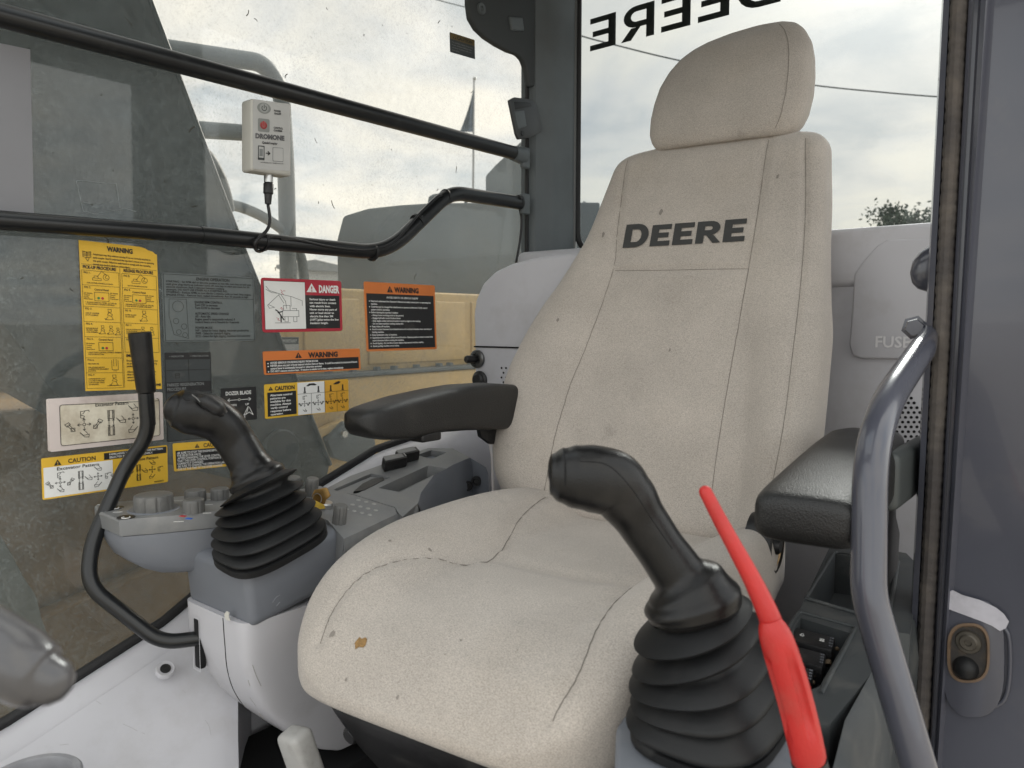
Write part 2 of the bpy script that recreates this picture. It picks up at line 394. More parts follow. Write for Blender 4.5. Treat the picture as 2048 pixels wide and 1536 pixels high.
# ------------------------------------------------------------------ the cab
cab = thing('excavator_cab', 'excavator cab interior of pale grey trim, dark pillars and dusty windows', 'cab', (.05, .4, .02))
rbox('floor', (.06, .45, 0), (1.12, 1.9, .05), MATT, cab, .006)
rbox('roof', (.06, -.02, 2.06), (1.3, 1.02, .07), HEADL, cab, .02)  # unseen roof, its length set to dim the headrest
for x_ in (-.54, .62): rbox('roof_rail', (x_, .88, 2.06), (.12, .74, .07), HEADL, cab, .02)
rbox('added_front_header', (.06, 1.20, 1.94), (1.06, .10, .30), HEADL, cab, .02)  # unseen front beam, added to cut sky light on the headrest
rbox('added_door_header', (-.56, .70, 1.90), (.08, 1.10, .26), HEADL, cab, .02)  # unseen beam over the door, added to keep high sky light off the headrest
rbox('added_roof_hatch', (.04, .82, 2.07), (1.03, .66, .006), GLASS_ADDED_HATCH, cab, 0)  # unseen clear hatch, added to let more sky light onto the seat
# side window: pane with a lower edge that drops towards the front, black seal along it
ys = [1.6 - k * .05 for k in range(39)]
low = [Vector((.663, y, zc(y) - .008)) for y in ys]
prism('side_window', low + [Vector((.663, -.31, 2.03)), Vector((.663, 1.6, 2.03))], (.005, 0, 0), GLASS_SIDE, cab)
tube('side_window_seal', [Vector((.656, y, zc(y))) for y in ys], .009, SEALB, cab, 10)
# pale lip under the window and the shelf that runs out of it in front of the console
rows = []
for k in range(60):
    y = 1.55 - k * 1.62 / 59; z = zc(y)
    rows.append([(.660, y, z - .012), (.648, y, z - .006), (.630, y, z - .012), (.610, y, z - .028), (.594, y, z - .055), (.584, y, z - .10), (.58, y, z - .2), (.578, y, .03)])
nR = len(rows[0])
obj('side_trim_lip', [p for r in rows for p in r], [(i * nR + j, i * nR + j + 1, (i + 1) * nR + j + 1, (i + 1) * nR + j) for i in range(59) for j in range(nR - 1)], TRIM, cab, ang=60)
XS = [(.606, .030), (.59, .040), (.565, .052), (.53, .072), (.48, .098), (.42, .122), (.36, .142), (.325, .160), (.305, .195), (.298, .26)]
rows = []
for x, dz in XS:
    y0 = lin([(.30, .82), (.39, .77), (.50, .70), (.61, .60)], x); r = []
    for k in range(40):
        y = y0 + (1.55 - y0) * k / 39; r.append((x, y, zc(y) - dz - .012 * math.exp(-((y - y0) / .02) ** 2)))
    rows.append(r)
rows.append([(x, y, .03) for x, y, z in rows[-1]])
nR = 40
V = [p for r in rows for p in r]; F = [(i * nR + j, i * nR + j + 1, (i + 1) * nR + j + 1, (i + 1) * nR + j) for i in range(len(rows) - 1) for j in range(nR - 1)]
k0 = len(V); V += [(p[0], p[1], .03) for p in [r[0] for r in rows]]
F += [(i * nR, (i + 1) * nR, k0 + i + 1, k0 + i) for i in range(len(rows) - 1)]
shelf = obj('side_trim_shelf', V, F, TRIM, cab, ang=60)
c = onp(328, 1336, 'x', .562)
disc('trim_screw', c - Vector((.004, 0, .002)), (-.55, .1, .83), [(.0, .003), (.011, .003), (.014, .0045), (.0155, .002), (.0155, -.004)], TRIM, shelf, 20)
disc('screw_head', c - Vector((.004, 0, .002)), (-.55, .1, .83), [(0, .0055), (.004, .006), (.0085, .0045), (.0088, 0)], BLK, shelf, 16)
rbox('dark_filler_box', (.45, .50, .13), (.22, .50, .22), HOLE, cab, .004)  # near-black filler added so the gap under the console looks black
# cup holder ring standing on the shelf
c = at(62, 1572, 1.02)
disc('cup_holder', c - Vector((0, 0, .045)), (0, 0, 1), [(.050, -.02), (.050, .052), (.052, .056), (.058, .057), (.061, .054), (.062, .0), (.064, -.02)], mat('cup_holder_grey', (.26, .26, .275), .5, var=.12, vscale=30, dirt=(.45, .44, .43), dscale=20, damt=.4), cab, 40)

# rear corner pillar, with its seal lip, and the dark headliner corner above it
prof = [(.668, -.300), (.640, -.298), (.622, -.306), (.612, -.325), (.606, -.338), (.6005, -.345), (.594, -.38), (.590, -.42), (.588, -.44), (.594, -.452), (.604, -.462), (.668, -.475)]
pil = prism('corner_pillar', [(x, y, 1.0) for x, y in prof], (0, 0, 1.05), PILLAR, cab)
prism('pillar_edge_strip', [(x, y, 1.17) for x, y in ((.5885, -.4405), (.585, -.444), (.588, -.452), (.5938, -.4525))], (0, 0, .86), mat('edge_strip_grey', (.13, .135, .135), .4), pil)
tube('pillar_window_seal', [Vector((.645, -.296, 1.0)), Vector((.645, -.296, 1.73))], .006, SEALB, pil, 8)
hl = [onp(x, y, 'x', .645) for x, y in ((926, -90), (927, 10), (931, 40), (944, 62), (962, 79), (985, 94), (1008, 106), (1026, 112), (1036, 122), (1043, 140), (1048, 175), (1112, 180), (1112, -90))]
hc = prism('headliner_corner', hl, (-.02, 0, 0), HEADL, cab, .006, 3)
disc('headliner_bolt', onp(962, 18, 'x', .624), (-1, 0, 0), [(0, -.001), (.006, .0), (.007, .004), (.013, .005), (.014, .001), (.014, -.004)], PILLAR, hc, 20)
rbox('headliner_bracket', onp(1032, 48, 'x', .624), (.012, .055, .035), PILLAR, hc, .005, rot=Matrix.Rotation(rad(-14), 3, 'X'))
# catch plate clipped on the pillar at the window edge
lt = thing('pillar_catch', 'small dark plastic catch plate tilted on the rear corner pillar', 'latch', onp(1052, 275, 'x', .61))
a = [onp(x, y, 'x', .606) for x, y in ((1019, 200), (1030, 194), (1062, 198), (1073, 206), (1085, 255), (1083, 264), (1066, 274), (1038, 279), (1033, 268))]
prism('plate', a, (.009, 0, 0), mat('catch_dark', (.05, .052, .054), .4, var=.1), lt, .003)
a = [onp(x, y, 'x', .605) for x, y in ((1029, 203), (1060, 204), (1064, 213), (1031, 219))]
prism('upper_window', a, (.003, 0, 0), BLK, lt, .001)
a = [onp(x, y, 'x', .604) for x, y in ((1029, 223), (1049, 221), (1054, 252), (1037, 258))]
prism('slider', a, (.004, 0, 0), PILLAR, lt, .0015)
disc('catch_screw', onp(1045, 267, 'x', .604), (-1, 0, 0), [(0, .002), (.006, .002), (.007, 0)], BLK, lt, 14)

# rear window, its seal, and the trim below it
prism('rear_window', [(-.62, -.470, 1.19), (.598, -.470, 1.19), (.598, -.470, 2.03), (-.62, -.470, 2.03)], (0, -.005, 0), GLASS_REAR, cab)
tube('rear_window_seal', fillet([(.590, -.462, 2.03), (.590, -.462, 1.20), (-.62, -.462, 1.195)], .07), .009, SEALB, cab, 10)
rbox('rear_shelf', (.0, -.36, 1.13), (1.28, .24, .12), TRIM, cab, .018, 4)
rbox('rear_panel', (.0, -.40, .6), (1.28, .14, 1.06), TRIM, cab, .01)
# right rear corner console: tall panel with a big rounded shoulder
sh = [(.645, .02), (.645, .935), (.648, 1.02), (.640, 1.06), (.615, 1.10), (.575, 1.128), (.52, 1.145), (.44, 1.156), (.30, 1.160), (.18, 1.160), (.18, .02)]
ct = prism('corner_console_panel', [(x, -.075, z) for x, z in sh if z > .9 or x < .2 or True], (0, -.27, 0), TRIM, cab, .012, 4)
rbox('panel_gap', (.50, -.0745, .9385), (.285, .004, .004), HOLE, ct, 0)
# power sockets on the pale panel
for (px, py, capd) in ((947, 718, False), (952, 760, True)):
    c = onp(px + 8, py, 'y', -.072)
    s_ = disc('power_socket', c, (.0, 1, 0), [(.012, 0), (.0235, .0), (.0235, .004), (.019, .007), (.014, .007), (.0135, .002)], BLK if capd else mat('socket_ring', (.1, .1, .1), .25, metal=.7), ct, 24)
    if capd: disc('socket_cap', c + Vector((0, .004, 0)), (0, 1, 0), [(0, .010), (.014, .010), (.018, .006), (.018, 0)], BLK, s_, 20)
    else: disc('socket_knob', c + Vector((0, .0, 0)), (.25, 1, 0), [(0, .036), (.008, .036), (.010, .033), (.010, .012), (.007, .01), (.007, .0)], BLK, s_, 20)
for k in range(14):
    c = onp(1003 + (k % 3) * 9 + (k // 3 % 2) * 4, 736 + (k // 3) * 9.5, 'y', -.0735)
    disc('vent_hole', c, (0, 1, 0), [(0, .0006), (.0028, .0006), (.0028, 0)], HOLE, ct, 6)
# panel behind the seat on the door side: speaker, fuse cover, perforated vent
lp = rbox('door_side_rear_panel', (-.24, -.30, .60), (.50, .10, 1.08), TRIM, cab, .014, 4)
disc('speaker_ring', onp(1700, 482, 'z', 1.196), (0, 0, 1), [(0, .012), (.085, .013), (.092, .010), (.095, .004), (.104, .003), (.106, -.006)], TRIM, cab, 40)
fy = -.238
fc = [onp(x, y, 'y', fy) for x, y in ((1775, 478), (1753, 492), (1728, 520), (1708, 548), (1704, 620), (1698, 690), (1704, 710), (1722, 717), (1850, 719), (1990, 712), (1990, 474))]
fo = prism('fuse_cover', fc, (0, -.03, 0), TRIM, cab, .004, 3)
Vt, Ft, wt = text_geo('FUSE', .02)
p0 = onp(1751, 694, 'y', fy); sc_ = .021
obj('fuse_lettering', [(p0.x - x * sc_, fy + .0012, p0.z + y * sc_) for x, y in Vt] + [(p0.x - x * sc_, fy - .002, p0.z + y * sc_) for x, y in Vt], Ft, mat('embossed_trim', (.66, .65, .66), .5), fo, smooth=False)
disc('vent_boss', onp(1800, 712, 'y', fy - .03), (0, 1, 0), [(0, .016), (.03, .015), (.038, .008), (.04, 0)], TRIM, cab, 28)
k = 0
for j in range(14):
    for i in range(9):
        px, py = 1742 + i * 11.5 + (j % 2) * 5.8, 777 + j * 9.6
        if (px - 1792) ** 2 / 52 ** 2 + (py - 838) ** 2 / 70 ** 2 > 1: continue
        c = onp(px, py, 'y', -.2492)
        disc('vent_hole', c, (0, 1, 0), [(0, .0008), (.0031, .0008), (.0031, 0)], HOLE, lp, 6)

# ------------------------------------------------------------------ door post with its seal and striker
post = thing('door_post', 'violet grey painted door post with ribbed rubber seal at right edge', 'door post', (-.5, .1, .0))
def px_x(px, y): return onp(px, 645, 'y', y).x
SECT = [(1894, 1850, .02), (1884, 1812, .130), (1887, 1815, .152), (1899, 1826, .156), (1904, 1829, .140), (1934, 1862, .140), (1938, 1865, .158), (1944, 1868, .161), (1949, 1871, .150), (1957, 1875, .150),
        (1962, 1878, .161), (1972, 1883, .165), (1980, 1887, .161), (1990, 1893, .1535), (2050, 2040, .1535), (2100, 2096, .156), (2112, 2106, .170), (2180, 2176, .175), (2180, 2176, .0)]
def sx_at(pt, pb, y, z):
    """edge positions read off the photo at the top and near the foot of the post; the post leans a little"""
    xt, xb = onp(pt, 0, 'y', y), onp(pb, 1400, 'y', y); f_ = (z - xb.z) / (xt.z - xb.z); return xb.x + (xt.x - xb.x) * f_
rg = [[Vector((sx_at(a_, b_, y, z), y, z)) for a_, b_, y in SECT] for z in (-.25, .43, .9, 1.44, 2.03)]
v, f = loft(rg); obj('post_section', v, f, POSTP, post, ang=30)
rg = []
for i in range(420):
    z = -.24 + 2.26 * i / 419; b = (1.0 if i % 3 else .90) * (1 + .03 * math.sin(i * .37)); cx_ = sx_at(1919, 1845, .150, z)
    rg.append([Vector((cx_ + .0115 * b * math.cos(t), .150 + .014 * b * math.sin(t), z)) for t in [2 * math.pi * k / 12 for k in range(12)]])
v, f = loft(rg); obj('door_seal', v, f, SEALM, post, ang=30)
# striker recess: oval rim, screw and rubber bump
def fp(px, py, off=0.): return onp(px, py, 'y', .1545 + off)
def oval(cx, cy, hw, hh, off, n=32, skew=0.):
    return [fp(cx + hw * math.copysign(abs(math.cos(t)) ** .8, math.cos(t)) + skew * math.sin(t), cy - hh * math.copysign(abs(math.sin(t)) ** .62, math.sin(t)), off) for t in [2 * math.pi * k / n for k in range(n)]]
prism('striker_plate', oval(1948, 1315, 62, 118, .001), (0, .005, 0), POSTP, post, .002)
st = loft([oval(1937, 1306, 43, 60, .006), oval(1937, 1306, 43, 60, .011), oval(1937, 1306, 38, 55, .0115), oval(1937, 1306, 36, 53, .0075)], False)
obj('striker_rim', st[0], st[1], RUSTY, post)
prism('striker_recess', oval(1937, 1306, 37, 54, .0062), (0, .001, 0), mat('recess_grime', (.035, .032, .03), .8, dirt=(.14, .1, .065), dscale=60, damt=.6), post)
disc('striker_screw', fp(1937, 1284, .0075), (0, 1, 0), [(0, .003), (.004, .003), (.005, .0055), (.010, .0055), (.012, .0035), (.0155, .003), (.017, 0)], mat('screw_dark_zinc', (.10, .09, .075), .45, metal=.6, var=.3, vscale=60), post, 24)
disc('rubber_bump', fp(1932, 1336, .0072), (-.1, 1, .05), [(0, .015), (.005, .0145), (.010, .012), (.0145, .006), (.0165, .001), (.017, 0)], BLKSOFT, post, 24)
wp = [fp(x, y, .0068) for x, y in ((1895, 1186), (1905, 1180), (1925, 1190), (1960, 1200), (1992, 1215), (2008, 1228), (2018, 1243), (2012, 1256), (2000, 1262), (1985, 1252), (1962, 1242), (1935, 1232), (1908, 1222), (1892, 1216))]
prism('worn_paint_patch', wp, (0, .0006, 0), SCUFF, post, label='patch worn down to pale primer')
tube('recess_edge', smooth_path([fp(2004, 1250, .002), fp(2018, 1275, .002), fp(2020, 1340, .002), fp(2012, 1392, .002), fp(1990, 1412, .002), fp(1940, 1418, .002), fp(1905, 1414, .002)]), .003, POSTP, post, 8)

# ------------------------------------------------------------------ grab handle by the door
gh = thing('grab_handle', 'violet grey bent tube grab handle beside the door post', 'grab handle', at(1740, 1000, .98))
hp = fillet([at(1872, 636, 1.17), at(1850, 690, 1.08), at(1775, 800, .92), at(1740, 905, .85), at(1737, 1190, .82), at(1757, 1262, .815), at(1835, 1530, .79), at(1900, 1740, .78)], [0, .03, .09, .06, .05, .05, .05, 0], 8)
tube('tube', hp, [.012, .0178, .0182, .0182, .0182, .0182, .0182, .0182], POSTP, gh, 20)
disc('mount_bolt', at(1829, 655, 1.14), (-.2, 1, .0), [(0, .02), (.012, .02), (.0135, .017), (.0135, .004), (.018, .003), (.018, 0)], POSTP, gh, 6)
kb = thing('coat_hook', 'rounded glossy grey hook bulging from behind the door post', 'hook', at(1845, 540, 1.22))
kr = []
for t_, r_ in ((0, .004), (.08, .018), (.2, .027), (.4, .034), (.6, .036), (.8, .036), (1, .036)):
    c = at(1822 + 95 * t_, 545 - 18 * t_, 1.25); kr.append(superring(c, Vector((0, 0, 1)), FWD.cross(Vector((0, 0, 1))).cross(Vector((0, 0, 1))).normalized(), r_ * 1.12, r_ * .7, 20, 2.4))
v, f = loft(kr); obj('hook_body', v, f, POSTP, kb, ang=60)
# ------------------------------------------------------------------ operator's seat (built in its own frame, then turned)
seat = thing('operator_seat', 'worn beige cloth operator seat with high back and black armrests', 'seat', SM @ Vector((0, .2, .1)))
STITCH = mat('seam_thread', (.21, .19, .168), .9)
def sw(p): return SM @ Vector(p)
TILT = .38
def cback(z): return -(z - .63) * TILT
HWR = [(.60, .285), (.65, .325), (.70, .355), (.78, .374), (.87, .372), (.96, .350), (1.03, .322), (1.09, .288), (1.19, .246), (1.30, .222), (1.36, .210), (1.43, .20)]
HWL = [(.60, .21), (.70, .262), (.80, .286), (.96, .284), (1.04, .274), (1.15, .262), (1.23, .256), (1.33, .245), (1.43, .235)]
def bulge(x, z):
    """side bolsters stand forward of the flat centre panel"""
    h = HWR if x > 0 else HWL; w = interp(h, z); a = lin([(.60, .17), (.70, .185), (.9, .17), (1.1, .14), (1.4, .14)], z) * (1 if x > 0 else .92)
    k = max(0., min(1., (abs(x) - a) / max(.02, w - a))); f = interp([(.60, .03), (.72, .058), (.88, .055), (1.05, .03), (1.2, .012), (1.4, .006)], z) * (1 if x > 0 else .75)
    return f * math.sin(k * math.pi * .62) 
BSEAMS = [[(.174, 1.36), (.163, 1.2), (.156, 1.11), (.180, .97), (.203, .86), (.214, .75), (.214, .66)], [(-.134, 1.365), (-.133, 1.2), (-.130, 1.1), (-.124, .95), (-.119, .8), (-.118, .67)],
          [(.152, 1.11), (.05, 1.107), (-.06, 1.105), (-.130, 1.103)], [(-.205, 1.36), (-.222, 1.22), (-.232, 1.08), (-.236, .95), (-.236, .82), (-.225, .68)]]
CSEAMS = [[(.20, .02), (.165, .17), (.112, .35), (.16, .43), (.20, .52), (.205, .58), (.19, .625)], [(-.20, .02), (-.17, .17), (-.13, .33), (-.15, .47), (-.17, .57), (-.165, .625)]]
def dense(pts): return [(p.x, p.y) for p in smooth_path([(a, b, 0) for a, b in pts], 5)]
BS_D, CS_D = [dense(p) for p in BSEAMS], [dense(p) for p in CSEAMS]
def groove(x, y, paths, wd, depth):
    """sewn crease: the cloth is pulled in along each seam and puckers slightly"""
    g_ = 0.
    for P in paths:
        for i, ((ax_, ay_), (bx_, by_)) in enumerate(zip(P, P[1:])):
            dx, dy = bx_ - ax_, by_ - ay_; t = max(0., min(1., ((x - ax_) * dx + (y - ay_) * dy) / (dx * dx + dy * dy))); ex, ey = x - ax_ - t * dx, y - ay_ - t * dy; d2 = ex * ex + ey * ey
            if d2 < wd * wd * 6: g_ = max(g_, depth * math.exp(-d2 / (wd * wd)) * (1 + .15 * math.sin((i + t) * 5.1)))
    return g_
def back_ring(z, sx=1., th=.115, push=0., n=190):
    out = []; wr, wl = interp(HWR, z) * sx, interp(HWL, z) * sx
    for k in range(n):
        t = 2 * math.pi * k / n; ca, sa = math.cos(t), math.sin(t)
        x = (wr if ca > 0 else wl) * math.copysign(abs(ca) ** (.42), ca)
        p = abs(sa) ** .42
        if sa >= 0: y = -th * .42 + (th * .42 + bulge(x, z) - groove(x, z, BS_D, .0075, .0055)) * p
        else: y = -th * .42 - th * .58 * p
        out.append(sw((x, cback(z) + y + push, z)))
    return out
def profile_rings(fn, z0, z1, r0, r1, n=34):
    """rings with rounded bottom and top ends"""
    R = []
    for k in range(1, 8): a = rad(90 * k / 8); R.append((z0 + r0 * (1 - math.sin(a)), math.cos(a)))
    lo = [(z, s) for z, s in R][::-1]
    out = []
    for k in range(8):
        a = rad(90 * k / 8); out.append((z0 + r0 * (1 - math.cos(a)), math.sin(a)))
    for k in range(n): out.append((z0 + r0 + (z1 - r1 - z0 - r0) * k / (n - 1), 1.))
    for k in range(1, 9):
        a = rad(90 * k / 8); out.append((z1 - r1 + r1 * math.sin(a), math.cos(a)))
    return out
rings = []
for z, s in profile_rings(None, .595, 1.388, .05, .045, 130):
    q = .55 + .45 * s; w_ = interp(HWR, z)
    if z > 1.2: rr = 1 - .20 * (1 - s) ** 1.5
    else: rr = 1 - .16 * (1 - s)
    ring = back_ring(z, rr, .118)
    c = sw((0, cback(z) - .05, z))
    ring = [Vector((p.x, p.y, p.z)) if s > .999 else c + (p - c) * 1.0 for p in ring]
    if s < .999:
        f_ = max(.03, s)
        out = []
        for p in ring:
            l_ = SM.inverted() @ p; yc = cback(z) - .05; out.append(sw((l_.x * (1 - .0 * (1 - f_)), yc + (l_.y - yc) * f_, l_.z)))
        ring = out
    # the shoulders drop away to both sides
    if z > 1.15:
        out = []
        for p in ring:
            l_ = SM.inverted() @ p; d_ = max(0, abs(l_.x + .02) - .10); k_ = (z - 1.15) / .2
            out.append(sw((l_.x, l_.y, l_.z - k_ * (.7 * d_ * d_ + .0))))
        ring = out
    rings.append(ring)
v, f = loft(rings); back = obj('backrest', v, f, FABRIC, seat, ang=80)
def drop(x, z): return -max(0, (z - 1.15) / .2) * .7 * max(0, abs(x + .02) - .10) ** 2 if z > 1.15 else 0
BB = BVHTree.FromPolygons([tuple(q) for q in v], f); FRONT = SM.to_3x3() @ Vector((0, -1, 0))
def bpt(x, z, off=.0012):
    h, n_, _i, _d = BB.ray_cast(sw((x, 1.0, z)), FRONT)
    return h - FRONT * off if h is not None else sw((x, cback(z) + off, z))
def seam_back(pts, r=.0006):
    P = smooth_path([(x, z, 0) for x, z in pts], 8); return tube_geo([bpt(p.x, p.y, .0004) for p in P], r, 6)
def join(geos):
    V, F = [], []
    for v, f in geos:
        k = len(V); V += list(v); F += [tuple(i + k for i in q) for q in f]
    return V, F
for nm, pts in [('seam', q) for q in BSEAMS]:
    v, f = seam_back(pts); obj(nm, v, f, STITCH, back)
Vt, Ft, wt = block_letters('DEERE', 1.0, .255, .12)
sx_, sz_ = .258 / wt, .0455
Vd = []
for x, y in Vt:
    first = x < 1.09
    yy = y * (1.12 if first else 1.0) * sz_; xx = .142 - x * sx_
    Vd.append(bpt(xx, 1.158 + yy + .0, .0022))
obj('lettering', Vd, Ft, mat('print_dark_grey', (.047, .048, .047), .85, bump=.3, bscale=900), back, smooth=False)
# small oil marks on the cloth
STAIN = mat('oil_mark', (.25, .225, .20), .95)
for (px, py, r_) in ((1322, 425, .0045), (1208, 470, .0035), (1130, 640, .003), (1555, 352, .003), (1340, 700, .0022)):
    x, z = None, None
    best = min(((onp(px, py, 'y', yy)) for yy in [.15 - .01 * k for k in range(45)]), key=lambda p: abs((SM.inverted() @ p).y - cback(p.z)))
    l_ = SM.inverted() @ best; rr = random.Random(px)
    pts = [bpt(l_.x + r_ * (.6 + .7 * rr.random()) * math.cos(a), l_.z + r_ * 1.5 * (.6 + .7 * rr.random()) * math.sin(a), .0011) for a in [k * .7 for k in range(9)]]
    obj('oil_mark', pts, [tuple(range(9))], STAIN, back, smooth=False)

# headrest
hr = []
HUP = .024
HO = [(1.350, .108, .17), (1.365, .124, .188), (1.39, .134, .198), (1.43, .138, .203), (1.47, .137, .202), (1.51, .131, .197), (1.545, .117, .188), (1.572, .096, .173), (1.590, .072, .155), (1.601, .042, .128), (1.606, .0, .09)]
HZ = [h[0] for h in HO]
for i in range(34):
    z = 1.350 + (1.606 - 1.350) * (1 - (1 - i / 33) ** 1.35)
    a, b = lin([(h[0], h[1]) for h in HO], z), lin([(h[0], h[2]) for h in HO], z); cx, hw = (a - b) / 2, (a + b) / 2
    th = interp([(1.350, .035), (1.375, .050), (1.42, .056), (1.5, .052), (1.57, .038), (1.606, .012)], z); ring = []
    for k in range(48):
        t = 2 * math.pi * k / 48; ca, sa = math.cos(t), math.sin(t)
        x = cx + hw * math.copysign(abs(ca) ** .55, ca); y = th * math.copysign(abs(sa) ** .6, sa) * (1 if sa > 0 else .9)
        ring.append(sw((x, cback(z) - .045 + y, HUP + z - .28 * max(0, abs(x - cx) - .05) ** 2 * (z - 1.35) / .25 + .014 * (-(x)) / .17 * (z - 1.35) / .25)))
    hr.append(ring)
v, f = loft(hr); head = obj('headrest', v, f, FABRIC, seat, ang=80)
sp = []
for i in range(24):
    z = 1.362 + .228 * i / 23; b = lin([(h[0], h[2]) for h in HO], z); th = interp([(1.350, .035), (1.375, .050), (1.42, .056), (1.5, .052), (1.57, .038), (1.606, .012)], z)
    x = -b * .80; a = lin([(h[0], h[1]) for h in HO], z); cx, hw = (a - b) / 2, (a + b) / 2
    u_ = min(.999, abs(x - cx) / hw); ca = u_ ** (1 / .55); sa = math.sqrt(max(0, 1 - ca * ca)); y = th * sa ** .6
    sp.append(sw((x, cback(z) - .045 + y + .0004, HUP + z - .28 * max(0, abs(x - cx) - .05) ** 2 * (z - 1.35) / .25 + .014 * (-(x)) / .17 * (z - 1.35) / .25)))
v, f = tube_geo(sp, .0005, 6); obj('seam', v, f, STITCH, head)

# cushion: top height over the plan, rounded waterfall front and side rolls
def ctop(x, y):
    z = interp([(-.08, .612), (.05, .622), (.25, .632), (.42, .634), (.52, .625), (.60, .600), (.64, .57), (.67, .54)], y)
    b = max(0., (abs(x) - .13) / .15); z += interp([(-.08, .055), (.15, .066), (.35, .062), (.5, .042), (.6, .012), (.7, -.01)], y) * math.sin(min(1, b) * math.pi * .55)
    z -= .007 * math.exp(-((y - (.36 - .25 * abs(x - .0))) / .02) ** 2) * max(0, 1 - (abs(x) / .14) ** 4)
    return z - groove(x, y, CS_D, .008, .0065)
def chw(y): return interp([(-.08, .29), (.1, .310), (.35, .312), (.46, .306), (.55, .286), (.61, .250), (.645, .205), (.668, .14)], y)
cr = []
for i in range(140):
    y = -.08 + .748 * (1 - (1 - i / 139) ** 1.25); hw = chw(y); ring = []
    zb = interp([(-.08, .50), (.4, .495), (.58, .492), (.64, .505), (.668, .525)], y)
    for k in range(190):
        t = 2 * math.pi * k / 190; ca, sa = math.cos(t), math.sin(t)
        x = hw * (1 if ca > 0 else .82) * math.copysign(abs(ca) ** .42, ca); zt = ctop(x, y); zm = zb + (zt - zb) * .42
        p = abs(sa) ** .45
        z = zm + (zt - zm) * p if sa > 0 else zm - (zm - zb) * p
        ring.append(sw((x, y, z)))
    cr.append(ring)
v, f = loft(cr); cush = obj('cushion', v, f, FABRIC, seat, ang=80)
CB = BVHTree.FromPolygons([tuple(q) for q in v], f)
def cz(x, y):
    h, n_, _i, _d = CB.ray_cast(sw((x, y, 1.0)), Vector((0, 0, -1))); return h.z if h is not None else .6
def cseam(pts, r=.0007):
    P = smooth_path([(x, y, 0) for x, y in pts], 8); return tube_geo([sw((p.x, p.y, cz(p.x, p.y) + .0003)) for p in P], r, 6)
for pts in CSEAMS:
    v, f = cseam(pts); obj('seam', v, f, STITCH, cush)
def cfind(px, py):
    best = None
    for k in range(200):
        p = onp(px, py, 'z', .50 + .2 * k / 199); l_ = SM.inverted() @ p
        if -.05 < l_.y < .655 and abs(l_.x) < chw(l_.y) * .98:
            e_ = abs(cz(l_.x, l_.y) - l_.z)
            if best is None or e_ < best[0]: best = (e_, l_.x, l_.y)
    return best
def cpatch(nm, px, py, rx, ry, m, seed, n=11, lift=.0008):
    b = cfind(px, py)
    if b is None: return
    rr = random.Random(seed); pts = []
    for k in range(n):
        a = 2 * math.pi * k / n; x, y = b[1] + rx * (.55 + .7 * rr.random()) * math.cos(a), b[2] + ry * (.55 + .7 * rr.random()) * math.sin(a)
        pts.append(sw((x, y, cz(x, y) + lift)))
    obj(nm, pts, [tuple(range(n))], m, cush, smooth=False)
cpatch('torn_hole', 720, 1285, .010, .007, mat('exposed_foam', (.27, .16, .06), .9, var=.3, vscale=300), 3, 13, .0009)
for i, (px, py, r_) in enumerate(((665, 1270, .007), (922, 1282, .003), (890, 1310, .002), (692, 1378, .004), (780, 1083, .006), (860, 1100, .005), (1035, 1300, .002), (795, 1415, .004))):
    cpatch('oil_mark', px, py, r_ * .6, r_ * .5, STAIN, i + 5)

# black plastic pan under the cushion, push button, lift paddle, suspension box
pn = []
for z, gx, gy in ((.515, .0, .0), (.50, .004, .002), (.47, -.004, -.012), (.42, -.02, -.04), (.36, -.045, -.08), (.32, -.06, -.10)):
    ring = []
    for k in range(48):
        t = 2 * math.pi * k / 48; ca, sa = math.cos(t), math.sin(t)
        ring.append(sw(((.265 + gx) * math.copysign(abs(ca) ** .45, ca), .275 + (.36 + gy) * math.copysign(abs(sa) ** .45, sa), z)))
    pn.append(ring)
v, f = loft(pn); pan = obj('seat_pan', v, f, BLK, seat, ang=50)
SB = mat('suspension_black', (.006, .006, .007), .7)
bl = []
for i in range(19):
    k = 1 - .06 * (i % 2); bl.append([sw((.24 * k * math.copysign(abs(math.cos(t)) ** .4, math.cos(t)), .24 + .27 * k * math.copysign(abs(math.sin(t)) ** .4, math.sin(t)), .03 + .29 * i / 18)) for t in [2 * math.pi * q / 40 for q in range(40)]])
v, f = loft(bl); obj('suspension_bellows', v, f, SB, seat, ang=20)
c = at(703, 1470, 1.055)
nrm_ = (sw((.05, 1, -.25)) - sw((0, 0, 0))).normalized()
disc('pan_button', c, nrm_, [(0, .006), (.010, .006), (.0125, .003), (.0128, -.02)], BLK, pan, 20)
PAD = mat('paddle_grey', (.36, .355, .345), .55, bump=.2, bscale=200, dirt=(.2, .19, .17), dscale=30, damt=.5)
pc = at(603, 1512, 1.02)
R_ = Matrix.Rotation(SEAT_YAW, 3, 'Z') @ Matrix.Rotation(rad(-12), 3, 'X') @ Matrix.Rotation(rad(10), 3, 'Y')
pad = rbox('height_paddle', pc, (.042, .034, .075), PAD, seat, .009, 4, R_)
for nm_, s_ in (('paddle_mark', [(.3, .3, .3, .7), (.3, .3, .7, .3), (.7, .3, .7, .5), (.5, .55, .5, .85), (.4, .75, .6, .75)]),):
    gs = []
    for a, b, c2, d2 in s_:
        P = [pc + R_ @ Vector((.012 - a_ * .024, .0172, -.028 + b_ * .024)) for a_, b_ in ((a, b), (c2, d2))]; gs.append(tube_geo(P, .0009, 5))
    v, f = join(gs); obj(nm_, v, f, mat('paddle_mark_pale', (.55, .55, .53), .6), pad)
